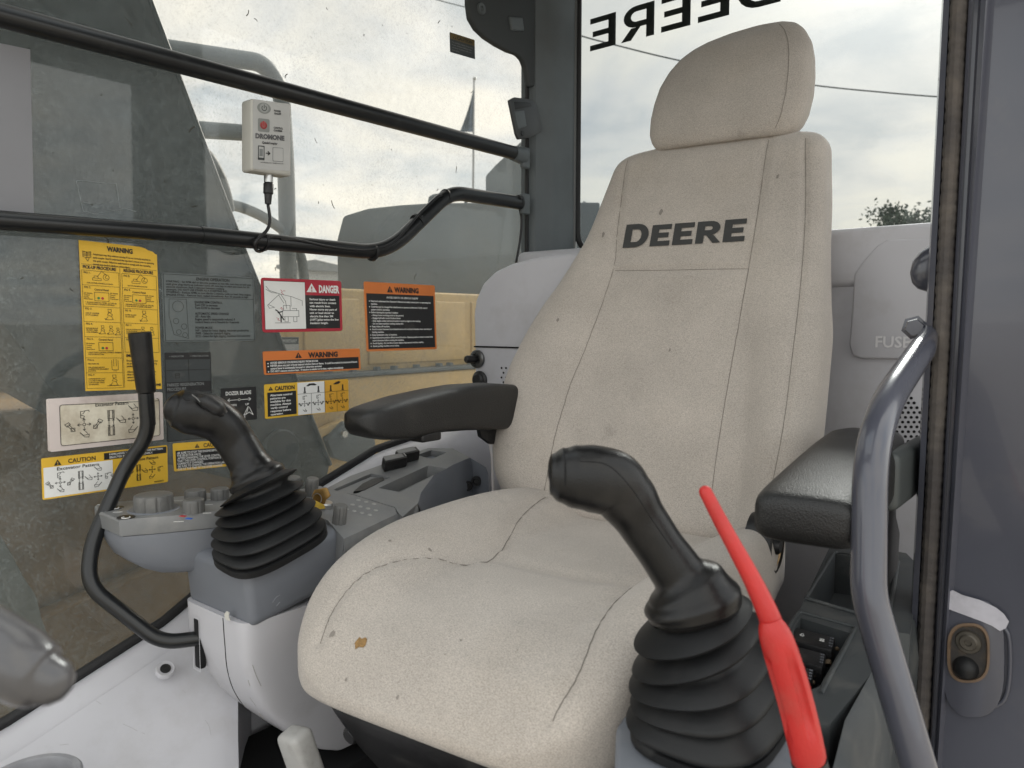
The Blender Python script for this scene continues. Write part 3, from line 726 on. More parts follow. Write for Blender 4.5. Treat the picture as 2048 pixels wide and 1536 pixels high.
# armrest of the far side: long black pad seen from its inner side
def armrest(nm, secs, n=40):
    rg = []
    for c, hw, hh, yaw_ in secs:
        ux = Matrix.Rotation(SEAT_YAW, 3, 'Z') @ Vector((1, 0, 0)); rg.append(superring(c, ux, Vector((0, 0, 1)), hw, hh, n, 4.6))
    v, f = loft(rg); return obj(nm, v, f, ARMBLK, seat, ang=60)
def asec(y, x, ztop, zbot, hw):
    c = sw((x, y, (ztop + zbot) / 2)); return (c, hw, (ztop - zbot) / 2, 0)
ax = .345
armR = armrest('armrest', [asec(y, ax, zt, zb, w) for y, zt, zb, w in ((.400, .842, .832, .012), (.394, .852, .820, .028), (.382, .857, .810, .034), (.35, .862, .801, .038), (.29, .870, .794, .040), (.20, .876, .796, .041), (.12, .879, .790, .042), (.02, .876, .780, .042), (-.06, .868, .772, .042), (-.16, .85, .775, .036), (-.19, .83, .79, .02))])
rbox('armrest_latch', sw((ax - .01, .235, .794)), (.05, .05, .018), BLK, armR, .005)
prism('armrest_bracket', [sw((ax + .0, y, z)) for y, z in ((.0, .80), (.045, .80), (.035, .765), (.0, .745), (-.05, .74), (-.05, .80))], (.012, 0, 0), BLK, seat, .003)
# near armrest: broad pad with a rolled nose, seen from the front
axl = -.372
secs = []
for y, zt, zb, w in ((.424, .788, .766, .044), (.422, .796, .758, .050), (.417, .802, .750, .055), (.405, .805, .745, .0575), (.38, .808, .742, .059), (.30, .814, .738, .060), (.20, .821, .736, .060), (.10, .827, .735, .060), (.0, .830, .735, .059), (-.06, .826, .742, .052), (-.08, .81, .76, .035)):
    secs.append(asec(y, axl, zt, zb, w))
armL = armrest('armrest', secs)
rbox('armrest_side_plate', sw((axl - .066, .0, .775)), (.026, .26, .085), mat('armrest_side_grey', (.055, .062, .062), .5, var=.1, bump=.1), armL, .012, 4)
prism('armrest_bracket', [sw((axl - .05, y, z)) for y, z in ((.02, .78), (.07, .78), (.09, .70), (.06, .60), (-.05, .60), (-.06, .66), (.0, .70))], (.014, 0, 0), BLK, seat, .003)
# recliner pivots: worn half-round covers at the seat hinge
BRASS = mat('hinge_brass', (.30, .20, .10), .45, metal=.7, var=.3, vscale=60)
for x_, y_, ax_ in ((-.238, .03, (-1, 0, 0)), (.262, -.03, (1, 0, 0))):
    c = sw((x_, y_, .632 if x_ < 0 else .640)); a_ = (SM.to_3x3() @ Vector(ax_))
    pv = disc('recliner_cover', c, a_, [(.020, -.03), (.050, -.03), (.052, .0), (.047, .012), (.042, .014), (.042, .003), (.0, .003)], BLK, seat, 32)
    disc('pivot_ring', c, a_, [(.040, .0), (.040, .010), (.034, .012), (.030, .010), (.030, .0)], BRASS, pv, 28)
    disc('pivot_hub', c, a_, [(0, .018), (.012, .018), (.015, .014), (.016, .0)], BLK, pv, 16)
# ------------------------------------------------------------------ right-hand console
def slab(name, outer, holes, m, parent, thick, depth, nrm, bevel=0.):
    """flat-topped slab with real recesses: outer and holes are 3-D outlines on one plane"""
    nrm = Vector(nrm).normalized(); bm = bmesh.new(); loops = []
    for poly in [outer] + holes:
        vs = [bm.verts.new(Vector(p)) for p in poly]; loops.append(vs)
        for i in range(len(vs)): bm.edges.new((vs[i], vs[(i + 1) % len(vs)]))
    bmesh.ops.triangle_fill(bm, use_beauty=True, edges=list(bm.edges), normal=nrm)
    for i, vs in enumerate(loops):
        d = thick if i == 0 else depth; lo = [bm.verts.new(v.co - nrm * d) for v in vs]; n = len(vs)
        for k in range(n): bm.faces.new((vs[k], lo[k], lo[(k + 1) % n], vs[(k + 1) % n]))
        bm.faces.new(lo)
    return bobj(name, bm, m, parent, ang=25)
rc = thing('right_console', 'slate and pale grey control console right of the seat with knobs', 'console', (.44, .6, .03))
XI = .322
sp_ = [onp(x, y, 'x', XI) for x, y in ((490, 1141), (505, 1262), (580, 1222), (660, 1180), (700, 1160), (695, 1052), (600, 1092), (540, 1118))]
up_body = prism('upper_housing', sp_, (.185, 0, 0), CONS, rc, .014, 4)
lr = []
for z, yf, x0, x1 in ((.552, .790, .326, .512), (.50, .789, .325, .512), (.45, .776, .327, .50), (.40, .75, .332, .492), (.35, .71, .338, .48), (.31, .672, .345, .468), (.28, .635, .352, .455), (.26, .60, .36, .44)):
    lr.append(superring((( x0 + x1) / 2, (yf + .38) / 2, z), Vector((1, 0, 0)), Vector((0, 1, 0)), (x1 - x0) / 2, (yf - .38) / 2, 60, 11))
v, f = loft(lr); low_body = obj('lower_housing', v, f, TRIM, rc, ang=50)
# lever slot in the front of the lower housing
c = Vector((.468, .784, .488)); rbox('lever_slot', c, (.018, .012, .084), HOLE, low_body, .004)
obj('slot_rim', *loft([[c + Vector((sx * (.0095 + e_), .0065, sz * (.043 + e_))) for sx, sz in ((1, 1), (1, -1), (-1, -1), (-1, 1))] for e_ in (.0, .0015)], False), TRIM, low_body, smooth=False)
for pts in ([(447, 1238), (452, 1300), (458, 1350), (470, 1385), (495, 1420), (530, 1450)],):
    P = [onp(x, y, 'y', .789 - .0002 * max(0, y - 1300)) for x, y in pts]
cp_ = [onp(x, y, 'y', .7935) for x, y in ((450, 1228), (454, 1222), (459, 1225), (458, 1234), (461, 1241), (455, 1240), (451, 1236))]
prism('paint_chip', cp_, (0, .0012, 0), mat('chip_pale', (.6, .58, .53), .8), up_body)
def on_surface(o_, pts, off=.0004):
    bv = BVHTree.FromPolygons([q.co for q in o_.data.vertices], [p.vertices for p in o_.data.polygons]); out = []
    for x, y in pts:
        h, n_, _i, _d = bv.ray_cast(EYE, _ray(x, y).normalized())
        if h is not None: out.append(h - _ray(x, y).normalized() * off)
    return out
def surface_line(name, o_, pts, r, m, n=6):
    P = on_surface(o_, [(p.x, p.y) for p in smooth_path([(a, b, 0) for a, b in pts], 6)], r * .3)
    if len(P) > 2: tube(name, P, r, m, o_, n)
surface_line('parting_line', low_body, ((446, 1236), (450, 1290), (455, 1340), (470, 1385), (500, 1425), (545, 1458)), .0009, HOLE)
GRAZE = mat('graze_mark', (.33, .32, .31), .8); PALEG = mat('graze_pale', (.62, .60, .56), .8)
for pts, m_, r_ in (([(505, 1330), (512, 1350), (522, 1372)], GRAZE, .0006), ([(500, 1395), (512, 1412)], GRAZE, .0005), ([(518, 1425), (528, 1440)], PALEG, .0009), ([(496, 1360), (500, 1372)], GRAZE, .0005)):
    surface_line('graze', low_body, pts, r_, m_)
for pts in ([(246, 1448), (262, 1455), (275, 1462)], [(284, 1465), (290, 1468)], [(190, 1400), (202, 1408)], [(365, 1380), (372, 1387)], [(120, 1490), (138, 1488)], [(410, 1440), (418, 1452), (422, 1470)]):
    surface_line('scuff', shelf, pts, .0003, mat('scuff_soft', (.40, .39, .40), .8))
for pts in ([(545, 1205), (552, 1195), (560, 1190)], [(553, 1212), (560, 1204)]):
    surface_line('graze', up_body, pts, .0005, mat('graze_slate', (.3, .31, .33), .8))
# pod with dials by the window
ZP = .700
top = [onp(x, y, 'z', ZP) for x, y in ((189, 1010), (197, 1024), (238, 1040), (330, 1033), (424, 1024), (500, 1012), (505, 965), (430, 984), (300, 999), (215, 1004))]
K = Vector((.47, .72, 0))
def pod_ring(z, s): return [Vector((K.x + (p.x - K.x) * s, K.y + (p.y - K.y) * s, z)) for p in top]
v, f = loft([pod_ring(ZP, .985), pod_ring(ZP - .003, 1.0), pod_ring(ZP - .024, 1.0), pod_ring(ZP - .026, .985)])
pod = obj('dial_pod_top', v, f, CONS_TOP, rc, ang=30)
v, f = loft([pod_ring(ZP - .027, .97), pod_ring(ZP - .035, .975), pod_ring(ZP - .05, .95), pod_ring(ZP - .067, .90), pod_ring(ZP - .082, .80), pod_ring(ZP - .093, .66), pod_ring(ZP - .098, .5)])
obj('dial_pod_bowl', v, f, CONS, rc, ang=60)
KNOB = mat('knob_grey', (.125, .125, .122), .5, bump=.1, bscale=400, dirt=(.28, .27, .25), dscale=30, damt=.4)
ICON = mat('icon_print_white', (.62, .62, .60), .6)
ICONB = mat('icon_disc_black', (.015, .015, .016), .4)
def knob(name, c, axis, r, h, parent, flutes=8, depth=.12):
    axis = Vector(axis).normalized(); u = axis.orthogonal().normalized(); w = axis.cross(u); rings = []; n = flutes * 6
    for rr, hh, fl in ((1.0, 0, 1), (1.0, h * .55, 1), (.985, h * .85, .9), (.95, h * .96, .6), (.88, h, .3), (.5, h * 1.01, 0)):
        ring = []
        for k in range(n):
            t = 2 * math.pi * k / n; q = 1 - depth * fl * max(0, math.cos(t * flutes)) ** 4; ring.append(Vector(c) + axis * hh + (u * math.cos(t) + w * math.sin(t)) * (r * rr * q))
        rings.append(ring)
    v, f = loft(rings); return obj(name, v, f, KNOB, parent, ang=40)
zu = (0, 0, 1)
disc('dial_base', onp(308, 1018, 'z', ZP), zu, [(0, .0015), (.037, .0015), (.039, 0)], CONS, pod, 36)
knob('throttle_dial', onp(308, 1020, 'z', ZP), zu, .030, .026, pod, 9, .10)
knob('fan_knob', onp(388, 1024, 'z', ZP), zu, .0165, .021, pod, 8, .08)
knob('temperature_knob', onp(391, 1002, 'z', ZP), zu, .0175, .019, pod, 8, .08)
knob('wiper_knob', onp(440, 998, 'z', ZP), zu, .015, .019, pod, 8, .08)
for (px, py) in ((230, 1016), (252, 1035)):
    disc('icon_disc', onp(px, py, 'z', ZP), zu, [(0, .0012), (.0125, .0012), (.0135, 0)], ICONB, pod, 24)
    o_ = onp(px, py, 'z', ZP + .0016); tube('icon_mark', [o_ + Vector((.006 * math.cos(a), .006 * math.sin(a), 0)) for a in [k * .45 for k in range(12)]], .0009, ICON, pod, 5)
for (px, py, w_, m_) in ((366, 1032, .010, mat('hot_red', (.45, .02, .03), .5)), (378, 1037, .010, mat('cold_blue', (.03, .12, .5), .5))):
    rbox('temperature_mark', onp(px, py, 'z', ZP + .0005), (w_, .006, .001), m_, pod, 0, rot=Matrix.Rotation(rad(20), 3, 'Z'))
for i, (px, py, wd) in enumerate(((205, 1009, .006), (238, 1024, .010), (358, 1001, .012), (412, 1000, .014), (418, 1009, .012), (360, 1043, .010), (417, 1026, .008))):
    q = onp(px, py, 'z', ZP + .0006)
    for j in range(2): rbox('print_mark', q + Vector((.004 * j, .004 * j, 0)), (wd * (1 - .3 * j), .0016, .0006), ICON, pod, 0, rot=Matrix.Rotation(rad(50), 3, 'Z'))
# tilted switch panel behind the boot, storage tray, lid, rockers
PN = Vector((-.2, 0, 1)).normalized()
def spl(px, py, off=0.):
    r = _ray(px, py); z0 = .662; t = (z0 + (EYE.x - XI) * .2 - EYE.z) / (r.z - .2 * r.x); return EYE + r * t + PN * off
pa = slab('switch_panel', [spl(*p) for p in ((560, 985), (640, 972), (709, 991), (790, 1016), (794, 1028), (688, 1078), (655, 1040), (600, 1020))], [], CONS_TOP, rc, .05, .01, PN)
for i in range(3):
    for j in range(4):
        q = spl(693 + 15.5 * j + 12 * i - 4 * j * 0, 1019 - 9 * i + 4.2 * j * .9 + i * 1.2 * 0, .0012)
        if i * 4 + j == 11: continue
        disc('indicator_dot', q - PN * .001, PN, [(0, .0012), (.0035, .0012), (.0042, 0)], mat('indicator_pale', (.33, .33, .32), .4), pa, 12)
pb = slab('storage_panel', [spl(*p) for p in ((650, 978), (700, 952), (856, 896), (906, 897), (940, 915), (905, 930), (868, 950), (842, 985), (836, 1006), (805, 1034), (794, 1022), (790, 1014), (709, 989))],
          [[spl(*p) for p in ((757, 976), (856, 931), (893, 937), (800, 984))], [spl(*p) for p in ((664, 980), (742, 947), (782, 954), (712, 988))], [spl(*p) for p in ((834, 910), (862, 900), (893, 905), (864, 918))]], CONS_TOP, rc, .07, .028, PN)
slab('lid', [spl(x, y, -.004) for x, y in ((669, 980), (742, 950), (776, 955), (712, 985))], [], CONS_TOP, pb, .01, .004, PN)
lipc = [spl(x, y, -.003) for x, y in ((707, 984), (725, 968), (745, 958), (766, 955), (768, 960), (750, 970), (728, 981))]
prism('lid_pull', lipc, PN * .004, BLK, pb)
slab('coin_tray', [spl(x, y, -.012) for x, y in ((838, 910), (862, 902), (889, 906), (864, 916))], [], CONS, pb, .01, .004, PN)
for (a, b, c2, d2) in (((762, 934), (806, 925), (813, 934), (768, 945)), ((788, 921), (830, 911), (838, 920), (796, 931))):
    bx = prism('rocker_switch', [spl(*p) for p in (a, b, c2, d2)], PN * .022, BLK, pb, .003)
    prism('rocker_face', [spl(p[0] * .82 + .18 * (a[0] + c2[0]) / 2 - 3, p[1] * .82 + .18 * (a[1] + c2[1]) / 2, .0222) for p in (a, b, c2, d2)], PN * .0012, CONS_TOP, bx, .0005)
    for k in range(4):
        q = spl(c2[0] + (b[0] - c2[0]) * (.15 + .23 * k) - 3, c2[1] + (b[1] - c2[1]) * (.15 + .23 * k) - 1, .0226); disc('rocker_dot', q, PN, [(0, .0008), (.0013, .0008), (.0014, 0)], ICON, bx, 8)
# inner flank of the storage panel, stepping down beside the cushion
fl = [spl(*p) for p in ((836, 1006), (842, 985), (868, 950), (905, 930), (940, 915), (972, 935))]
V = []
for p in fl: V += [p, p + Vector((-.006, 0, -.012)), p + Vector((-.012, .0, -.09)), p + Vector((-.012, .0, -.3))]
obj('storage_flank', V, [(i * 4 + j, (i + 1) * 4 + j, (i + 1) * 4 + j + 1, i * 4 + j + 1) for i in range(len(fl) - 1) for j in range(3)], CONS, rc, ang=50)
fl = [spl(*p) for p in ((655, 1040), (688, 1078), (794, 1028), (836, 1006))]
V = []
for p in fl: V += [p - PN * .001, p + Vector((-.003, .0, -.02)), p + Vector((.004, .0, -.026)), p + Vector((-.002, 0, -.3))]
obj('panel_flank', V, [(i * 4 + j, (i + 1) * 4 + j, (i + 1) * 4 + j + 1, i * 4 + j + 1) for i in range(len(fl) - 1) for j in range(3)], CONS_TOP, rc, ang=40)
for px, py in ((953, 962), (935, 972)):
    disc('flank_screw', at(px, py, 1.72), (-.6, .8, 0), [(0, .001), (.006, .001), (.008, .004), (.011, .004), (.012, 0)], BLK, rc, 16)
for px, py, hh in ((586, 985, .03), (579, 998, .026), (622, 990, .032), (678, 1046, .032)):
    k_ = spl(px, py); knob('toggle_knob', k_, PN, .0115, hh, pa, 8, .14)
# ignition key with its tag
kk = thing('ignition_key', 'brass ignition key with yellow tag in the console lock', 'key', spl(650, 1016))
BR = mat('key_brass', (.30, .18, .06), .35, metal=.8, var=.3, vscale=50)
q = spl(652, 1015)
disc('lock_barrel', q, PN, [(0, .010), (.010, .010), (.012, .008), (.012, 0)], STEEL, kk, 24)
KD = (q - EYE).dot(FWD) - .012
kp = [at(x, y, KD) for x, y in ((636, 1012), (623, 994), (628, 980), (652, 975), (656, 979), (661, 992), (652, 1000), (648, 1012))]
prism('bow', kp, FWD * .003, BR, kk, .0008)
tg = [at(x, y, KD - .012) for x, y in ((615, 1003), (630, 1001), (648, 1010), (650, 1017), (636, 1019), (618, 1010))]
prism('tag', tg, FWD * .002, mat('tag_yellow', (.60, .40, .06), .45, var=.2, vscale=60), kk)
tube('ring', [at(634 + 9 * math.cos(a), 998 - 11 * math.sin(a), KD - .004) for a in [k * .35 for k in range(19)]], .0008, STEEL, kk, 6)

# ------------------------------------------------------------------ joysticks
def boot(name, cb, ub, vb, hx, hy, ctop_, ut, vt, rt, folds, m, parent, pexp=3.6, bulge_=.06):
    rings = []; n = 52
    prof = [(0, .90), (.07, .98), (.16, 1.03), (.28, 1.05), (.42, 1.02), (.62, .96), (.82, .91), (.94, .885)]
    tot = []
    for k in range(folds):
        for s, r in prof: tot.append(((k + s) / folds, r))
    tot.append((1., .9))
    for s, r in tot:
        e_ = s ** .9; c = cb.lerp(ctop_, s) ; u = ub.lerp(ut, s).normalized(); w = vb.lerp(vt, s).normalized()
        sz = (1 - s) ** .85; ax_ = rt + (hx - rt) * sz; ay_ = rt + (hy - rt) * sz
        pe = 2 + (pexp - 2) * (1 - s); amp = 1 + (r - .97) * (.85 + 1.5 * s)
        kf = int(s * folds); jr_ = random.Random(kf * 7 + folds); jx, jy, jt = jr_.uniform(-1, 1) * .004 * s, jr_.uniform(-1, 1) * .004 * s, jr_.uniform(-.10, .10) * (.3 + s); am2 = 1 + jr_.uniform(-.05, .05) * (.4 + s)
        nz = u.cross(w).normalized(); u2 = (u + nz * jt).normalized(); c = c + u * jx + w * jy
        rings.append(superring(c, u2, w, ax_ * amp * am2, ay_ * amp * am2, n, pe))
    base = [superring(cb - (ub.cross(vb)).normalized() * .012 , ub, vb, hx * 1.04, hy * 1.04, n, pexp), superring(cb - (ub.cross(vb)).normalized() * .002, ub, vb, hx * 1.04, hy * 1.04, n, pexp)]
    v, f = loft(base + rings); return obj(name, v, f, m, parent, ang=70)
def grip(name, secs, m, parent, n=32):
    """secs: (centre, radius across, radius deep)"""
    P = [Vector(s[0]) for s in secs]; Pp = smooth_path(P, 6); R1 = []; R2 = []
    m_ = len(Pp)
    for i in range(m_):
        f_ = i / (m_ - 1) * (len(secs) - 1); k = min(int(f_), len(secs) - 2); t = f_ - k; t = t * t * (3 - 2 * t)
        R1.append(secs[k][1] + (secs[k + 1][1] - secs[k][1]) * t); R2.append(secs[k][2] + (secs[k + 1][2] - secs[k][2]) * t)
    rings = []
    for i, p in enumerate(Pp):
        a, b = Pp[max(0, i - 1)], Pp[min(m_ - 1, i + 1)]; T = (b - a).normalized(); dd = (FWD - T * FWD.dot(T)).normalized(); s_ = T.cross(dd)
        rings.append(superring(p, s_, dd, R1[i], R2[i], n, 2.3))
    v, f = loft(rings); return obj(name, v, f, m, parent, ang=75)
# far joystick
D1 = 1.2
jr = thing('right_joystick', 'black joystick with ribbed rubber boot on the slate console by the window', 'joystick', at(535, 1090, D1))
cb = at(542, 1080, D1); ub = Vector((1, 0, .12)).normalized(); vb = Vector((0, 1, -.25)).normalized()
ct_ = at(512, 962, D1); axis = (at(470, 868, D1) - at(522, 975, D1)).normalized()
vt = (Vector((0, 1, 0)) - axis * axis.y).normalized(); ut = vt.cross(axis)
boot('boot', cb, ub, vb, .060, .082, ct_, ut, vt, .045, 6, BLKSOFT, jr, 3.2)
g1 = grip('grip', [(at(520, 974, D1), .036, .034), (at(517, 966, D1), .043, .041), (at(513, 955, D1), .044, .042), (at(505, 940, D1), .034, .034), (at(494, 920, D1), .0295, .029), (at(472, 884, D1), .0295, .029), (at(447, 851, D1 - .01), .031, .029), (at(415, 832, D1 - .02), .034, .031), (at(382, 824, D1 - .03), .034, .031), (at(358, 817, D1 - .035), .030, .029), (at(342, 812, D1 - .04), .021, .022), (at(337, 810, D1 - .04), .004, .005)], GRIPBLK, jr)
pl_ = grip('thumb_plate', [(at(398, 797, D1 - .05), .006, .010), (at(415, 803, D1 - .05), .011, .016), (at(435, 815, D1 - .045), .011, .016), (at(450, 828, D1 - .04), .005, .010)], BLK, g1, 20)
tube('plate_edge', smooth_path([at(x, y, D1 - .072) for x, y in ((384, 789), (394, 797), (400, 804))]), .0008, mat('edge_pale', (.16, .16, .155), .4), g1, 6)
tube('cap_groove', smooth_path([at(x, y, D1 - .066) for x, y in ((366, 795), (372, 801), (380, 800))]), .0008, HOLE, g1, 6)
# near joystick on its own slate housing
lc = thing('left_console', 'slate grey control console between the seat and the door with storage bin', 'console', (-.36, .4, .03))
D2 = .80
def lpl(px, py, off=0., z0=.582, k=-.11):
    """gently rising top of the door-side console: z = z0 + k (y - .62)"""
    r = _ray(px, py); t = (z0 + off + k * (EYE.y - .62) - EYE.z) / (r.z - k * r.y); return EYE + r * t
LN = Vector((0, .11, 1)).normalized()
jl = thing('left_joystick', 'black joystick with ribbed rubber boot on the console nearest the camera', 'joystick', at(1405, 1460, D2))
cb = at(1420, 1432, D2); ub = Vector((1, 0, 0)); vb = Vector((0, 1, -.11)).normalized()
ct_ = at(1380, 1215, D2 - .02); axis = (at(1290, 1045, D2) - at(1385, 1215, D2)).normalized(); vt = (Vector((0, 1, 0)) - axis * axis.y).normalized(); ut = vt.cross(axis)
boot('boot', cb, ub, vb, .070, .080, ct_, ut, vt, .051, 5, BLKSOFT, jl, 2.8)
D3 = D2 - .03
g2 = grip('grip', [(at(1392, 1234, D3), .040, .038), (at(1388, 1218, D3), .047, .045), (at(1383, 1200, D3), .049, .047), (at(1372, 1172, D3), .041, .039), (at(1353, 1142, D3), .0265, .026), (at(1318, 1092, D3), .0250, .025), (at(1284, 1042, D3), .0258, .026), (at(1252, 995, D3 - .003), .0300, .029), (at(1224, 967, D3 - .006), .0335, .031), (at(1188, 957, D3 - .010), .0330, .031), (at(1152, 953, D3 - .012), .0310, .030), (at(1124, 950, D3 - .012), .0268, .027), (at(1103, 948, D3 - .012), .020, .021), (at(1096, 948, D3 - .012), .004, .005)], GRIPBLK, jl)
rg_ = [at(1126 + 10 * math.cos(a), 946 + 54 * math.sin(a), D3 - .014 - .0275 * math.cos(a) * 1.0) for a in [2 * math.pi * k / 24 for k in range(25)]]
tube('cap_groove', [at(1126 + 4 * math.cos(a), 951 - 54 * math.sin(a), D3 - .012 - .0285 * math.cos(a)) for a in [k * math.pi / 12 for k in range(-6, 7)]], .0007, HOLE, g2, 6)
prism('trigger', [at(x, y, D3 - .012) for x, y in ((1146, 996), (1168, 1000), (1206, 1020), (1204, 1030), (1172, 1024), (1150, 1010))], FWD * .02, mat('trigger_grey', (.07, .066, .06), .5), g2, .0015)

surface_line('mould_line', g2, ((1160, 922), (1215, 930), (1262, 975), (1305, 1040), (1345, 1098)), .0005, HOLE)
# left console body: housing under the boot, rocker bank and storage bin behind it
hp_ = [lpl(*p) for p in ((1232, 1452), (1250, 1425), (1320, 1405), (1480, 1385), (1560, 1400), (1590, 1440), (1600, 1640), (1225, 1640))]
prism('stick_housing', hp_, (0, 0, -.42), mat('slate_blue_housing', (.16, .172, .195), .45, bump=.12, bscale=700, var=.05, dirt=(.3, .29, .28), dscale=14, damt=.25), lc, .006, 3)
DK = mat('bin_dark_grey', (.058, .064, .067), .5, bump=.15, bscale=600, var=.08, dirt=(.22, .21, .19), dscale=14, damt=.35, dlo=.5, dhi=.75)
zr = .565
def L2(px, py, off=0.): return onp(px, py, 'z', zr + off)
outer = [L2(*p) for p in ((1560, 1275), (1598, 1222), (1660, 1092), (1674, 1084), (1700, 1088), (1812, 1106), (1826, 1120), (1828, 1215), (1820, 1268), (1775, 1262), (1740, 1350), (1660, 1448), (1560, 1470), (1545, 1330))]
bank = slab('bin_and_switch_bank', outer, [[L2(*p) for p in ((1618, 1194), (1671, 1108), (1792, 1124), (1772, 1240))], [L2(*p) for p in ((1588, 1258), (1601, 1236), (1700, 1266), (1640, 1372), (1575, 1400))]], DK, lc, .13, .075, (0, 0, 1), 0)
for (pts, hh) in (((1604, 1194), 0),): pass
tube('bin_rim', fillet([L2(1612, 1197, .002), L2(1670, 1103, .002), L2(1797, 1120, .002), L2(1777, 1245, .002), L2(1612, 1197, .002)], .012), .0032, DK, bank, 8)
inn = [L2(*p) for p in ((1571, 1268), (1598, 1225), (1712, 1256), (1642, 1388))]
tube('bank_rim', fillet([p + Vector((0, 0, .001)) for p in inn], .008), .0028, DK, bank, 8)
for i, (a, b, c2, d2) in enumerate((((1586, 1252), (1671, 1274), (1664, 1300), (1578, 1278)), ((1573, 1286), (1652, 1307), (1645, 1334), (1566, 1312)), ((1560, 1320), (1628, 1338), (1620, 1366), (1553, 1348)))):
    P = [L2(x, y, -.004) for x, y in (a, b, c2, d2)]
    rk = prism('rocker_switch', [p - Vector((0, 0, .026)) for p in P], (0, 0, .026), BLK, bank, .003)
    g_ = []
    e1, e2 = P[1] - P[0], P[3] - P[0]
    for u_, kind in ((.26, 0), (.72, 1)):
        if i > 0 and kind: continue
        o_ = P[0] + e1 * u_ + e2 * .5 + Vector((0, 0, .0008)); sx, sy = e1.normalized() * .0032, -e2.normalized() * .0042
        for st_ in ([(-.5, -1), (-.9, -.4), (-.3, .1), (-.3, 1), (.5, 1), (.5, .1), (.9, -.4), (.4, -1), (-.5, -1)],) + (([(-1, -1), (1, 1)], [(-1, 1), (1, -1)]) if kind else ()):
            g_.append(tube_geo([o_ + sx * a_ + sy * b_ for a_, b_ in st_], .00045, 4))
    if g_:
        v, f = join(g_); obj('rocker_icon', v, f, mat('icon_bright', (.75, .75, .73), .5), rk)
    for k in range(8):
        o_ = P[0] + e1 * (.90 + .05 * (k % 2)) + e2 * (.18 + .19 * (k // 2)) + Vector((0, 0, .0005)); disc('rocker_dot', o_, (0, 0, 1), [(0, .0006), (.0011, .0006), (.0012, 0)], CONS, rk, 6)
CR = mat('crumb_dirt', (.20, .15, .10), .95, var=.3, vscale=60)
for i in range(9):
    r_ = random.Random(i); q = L2(1672 - 10 * i + r_.random() * 6, 1300 + 13 * i, -.02); bm = bmesh.new(); bmesh.ops.create_icosphere(bm, subdivisions=1, radius=.0022 + .002 * r_.random(), matrix=Matrix.Translation(q))
    for v_ in bm.verts: v_.co += Vector((r_.random(), r_.random(), r_.random())) * .003
    bobj('dirt_crumb', bm, CR, bank, smooth=False)
# outer flank of the console towards the door
fl = [L2(*p) for p in ((1826, 1120), (1828, 1215), (1775, 1262), (1740, 1350), (1690, 1440), (1650, 1600))]
V = []
for p in fl: V += [p, p + Vector((-.012, 0, -.010)), p + Vector((-.02, 0, -.06)), p + Vector((-.012, 0, -.3)), p + Vector((0, 0, -.53))]
obj('outer_flank', V, [(i * 5 + j, (i + 1) * 5 + j, (i + 1) * 5 + j + 1, i * 5 + j + 1) for i in range(len(fl) - 1) for j in range(4)], DK, lc, ang=50)
rbox('console_body', (-.365, .22, .23), (.15, .75, .40), DK, lc, .01)
rbox('sill_beam', (-.50, .35, .14), (.12, 1.2, .26), TRIM, lc, .02)

# ------------------------------------------------------------------ levers
RED = mat('red_lever_plastic', (.46, .022, .019), .36, bump=.2, bscale=400, var=.1, vscale=20, dirt=(.32, .07, .05), dscale=22, damt=.45, dlo=.52, dhi=.72, spec=.45)
rl = thing('red_lock_lever', 'red curved safety lock lever with finned grip in front of the boot', 'lever', at(1600, 1500, .70))
dR = .70
v, f = tube_geo(smooth_path([at(1411, 984, dR + .02), at(1440, 1040, dR + .015), at(1470, 1095, dR + .01), (at(1505, 1160, dR + .005)), at(1535, 1225, dR), at(1548, 1262, dR)], 5), [.0062, .0068, .0074, .0084, .0098, .0105], 18, True); obj('upper_rod', v, f, RED, rl, ang=60)
sec = []
for i in range(26):
    t = i / 25; c = at(1540 + 80 * t + 6 * math.sin(t * 3.1), 1240 + 290 * t, dR - .004); hw = interp([(0, .0095), (.06, .0132), (.16, .0152), (.4, .0160), (.7, .0160), (.92, .0158), (.985, .0152), (1, .013)], t)
    T = (at(1620, 1530, dR) - at(1540, 1240, dR)).normalized(); dd = (FWD - T * FWD.dot(T)).normalized(); s_ = T.cross(dd); ring = []
    fin = interp([(0, 0), (.18, 0), (.32, 1), (.62, 1), (.84, 0), (1, 0)], t)
    for k in range(96):
        a = 2 * math.pi * k / 96; c4 = min(1., max(0., (math.cos(4 * (a + 1.32)) - .25) / .35)); q = 1 - .30 * fin * c4 * c4 * (3 - 2 * c4); ring.append(c + s_ * (hw * q * math.cos(a)) + dd * (hw * .85 * q * math.sin(a)))
    sec.append(ring)
v, f = loft(sec); gr_ = obj('finned_grip', v, f, RED, rl, ang=60)
tube('lever_shaft', [at(1618, 1522, dR), at(1632, 1580, dR), at(1650, 1700, dR + .02)], .016, BLK, rl, 16)
# black bent lever that loops from the slot round the pod up to its grip
bl_ = thing('travel_lever', 'black bent steel lever with straight cylinder grip against the side window', 'lever', Vector((.463, .79, .488)))
XL = .575
lpth = fillet([Vector((.463, .74, .478)), Vector((.463, .80, .478)) + Vector((0, .01, 0)), onp(335, 1288, 'x', .50), onp(178, 1180, 'x', .56), onp(176, 1120, 'x', .57), onp(245, 950, 'x', .60), onp(293, 870, 'x', XL), onp(292, 800, 'x', XL), onp(285, 690, 'x', XL)], [.0, .02, .06, .04, .04, .08, .06, .02, 0], 8)
lpth = fillet([Vector((.463, .72, .482)), onp(402, 1276, 'x', .468), onp(322, 1286, 'x', .50), onp(176, 1172, 'x', .575), onp(182, 1090, 'x', .590), onp(252, 930, 'x', .60), onp(297, 872, 'x', XL), onp(291, 780, 'x', XL)], [0, .02, .045, .05, .03, .07, .05, 0], 8)
tube('bent_rod', lpth, .0118, BLKPAINT, bl_, 18)
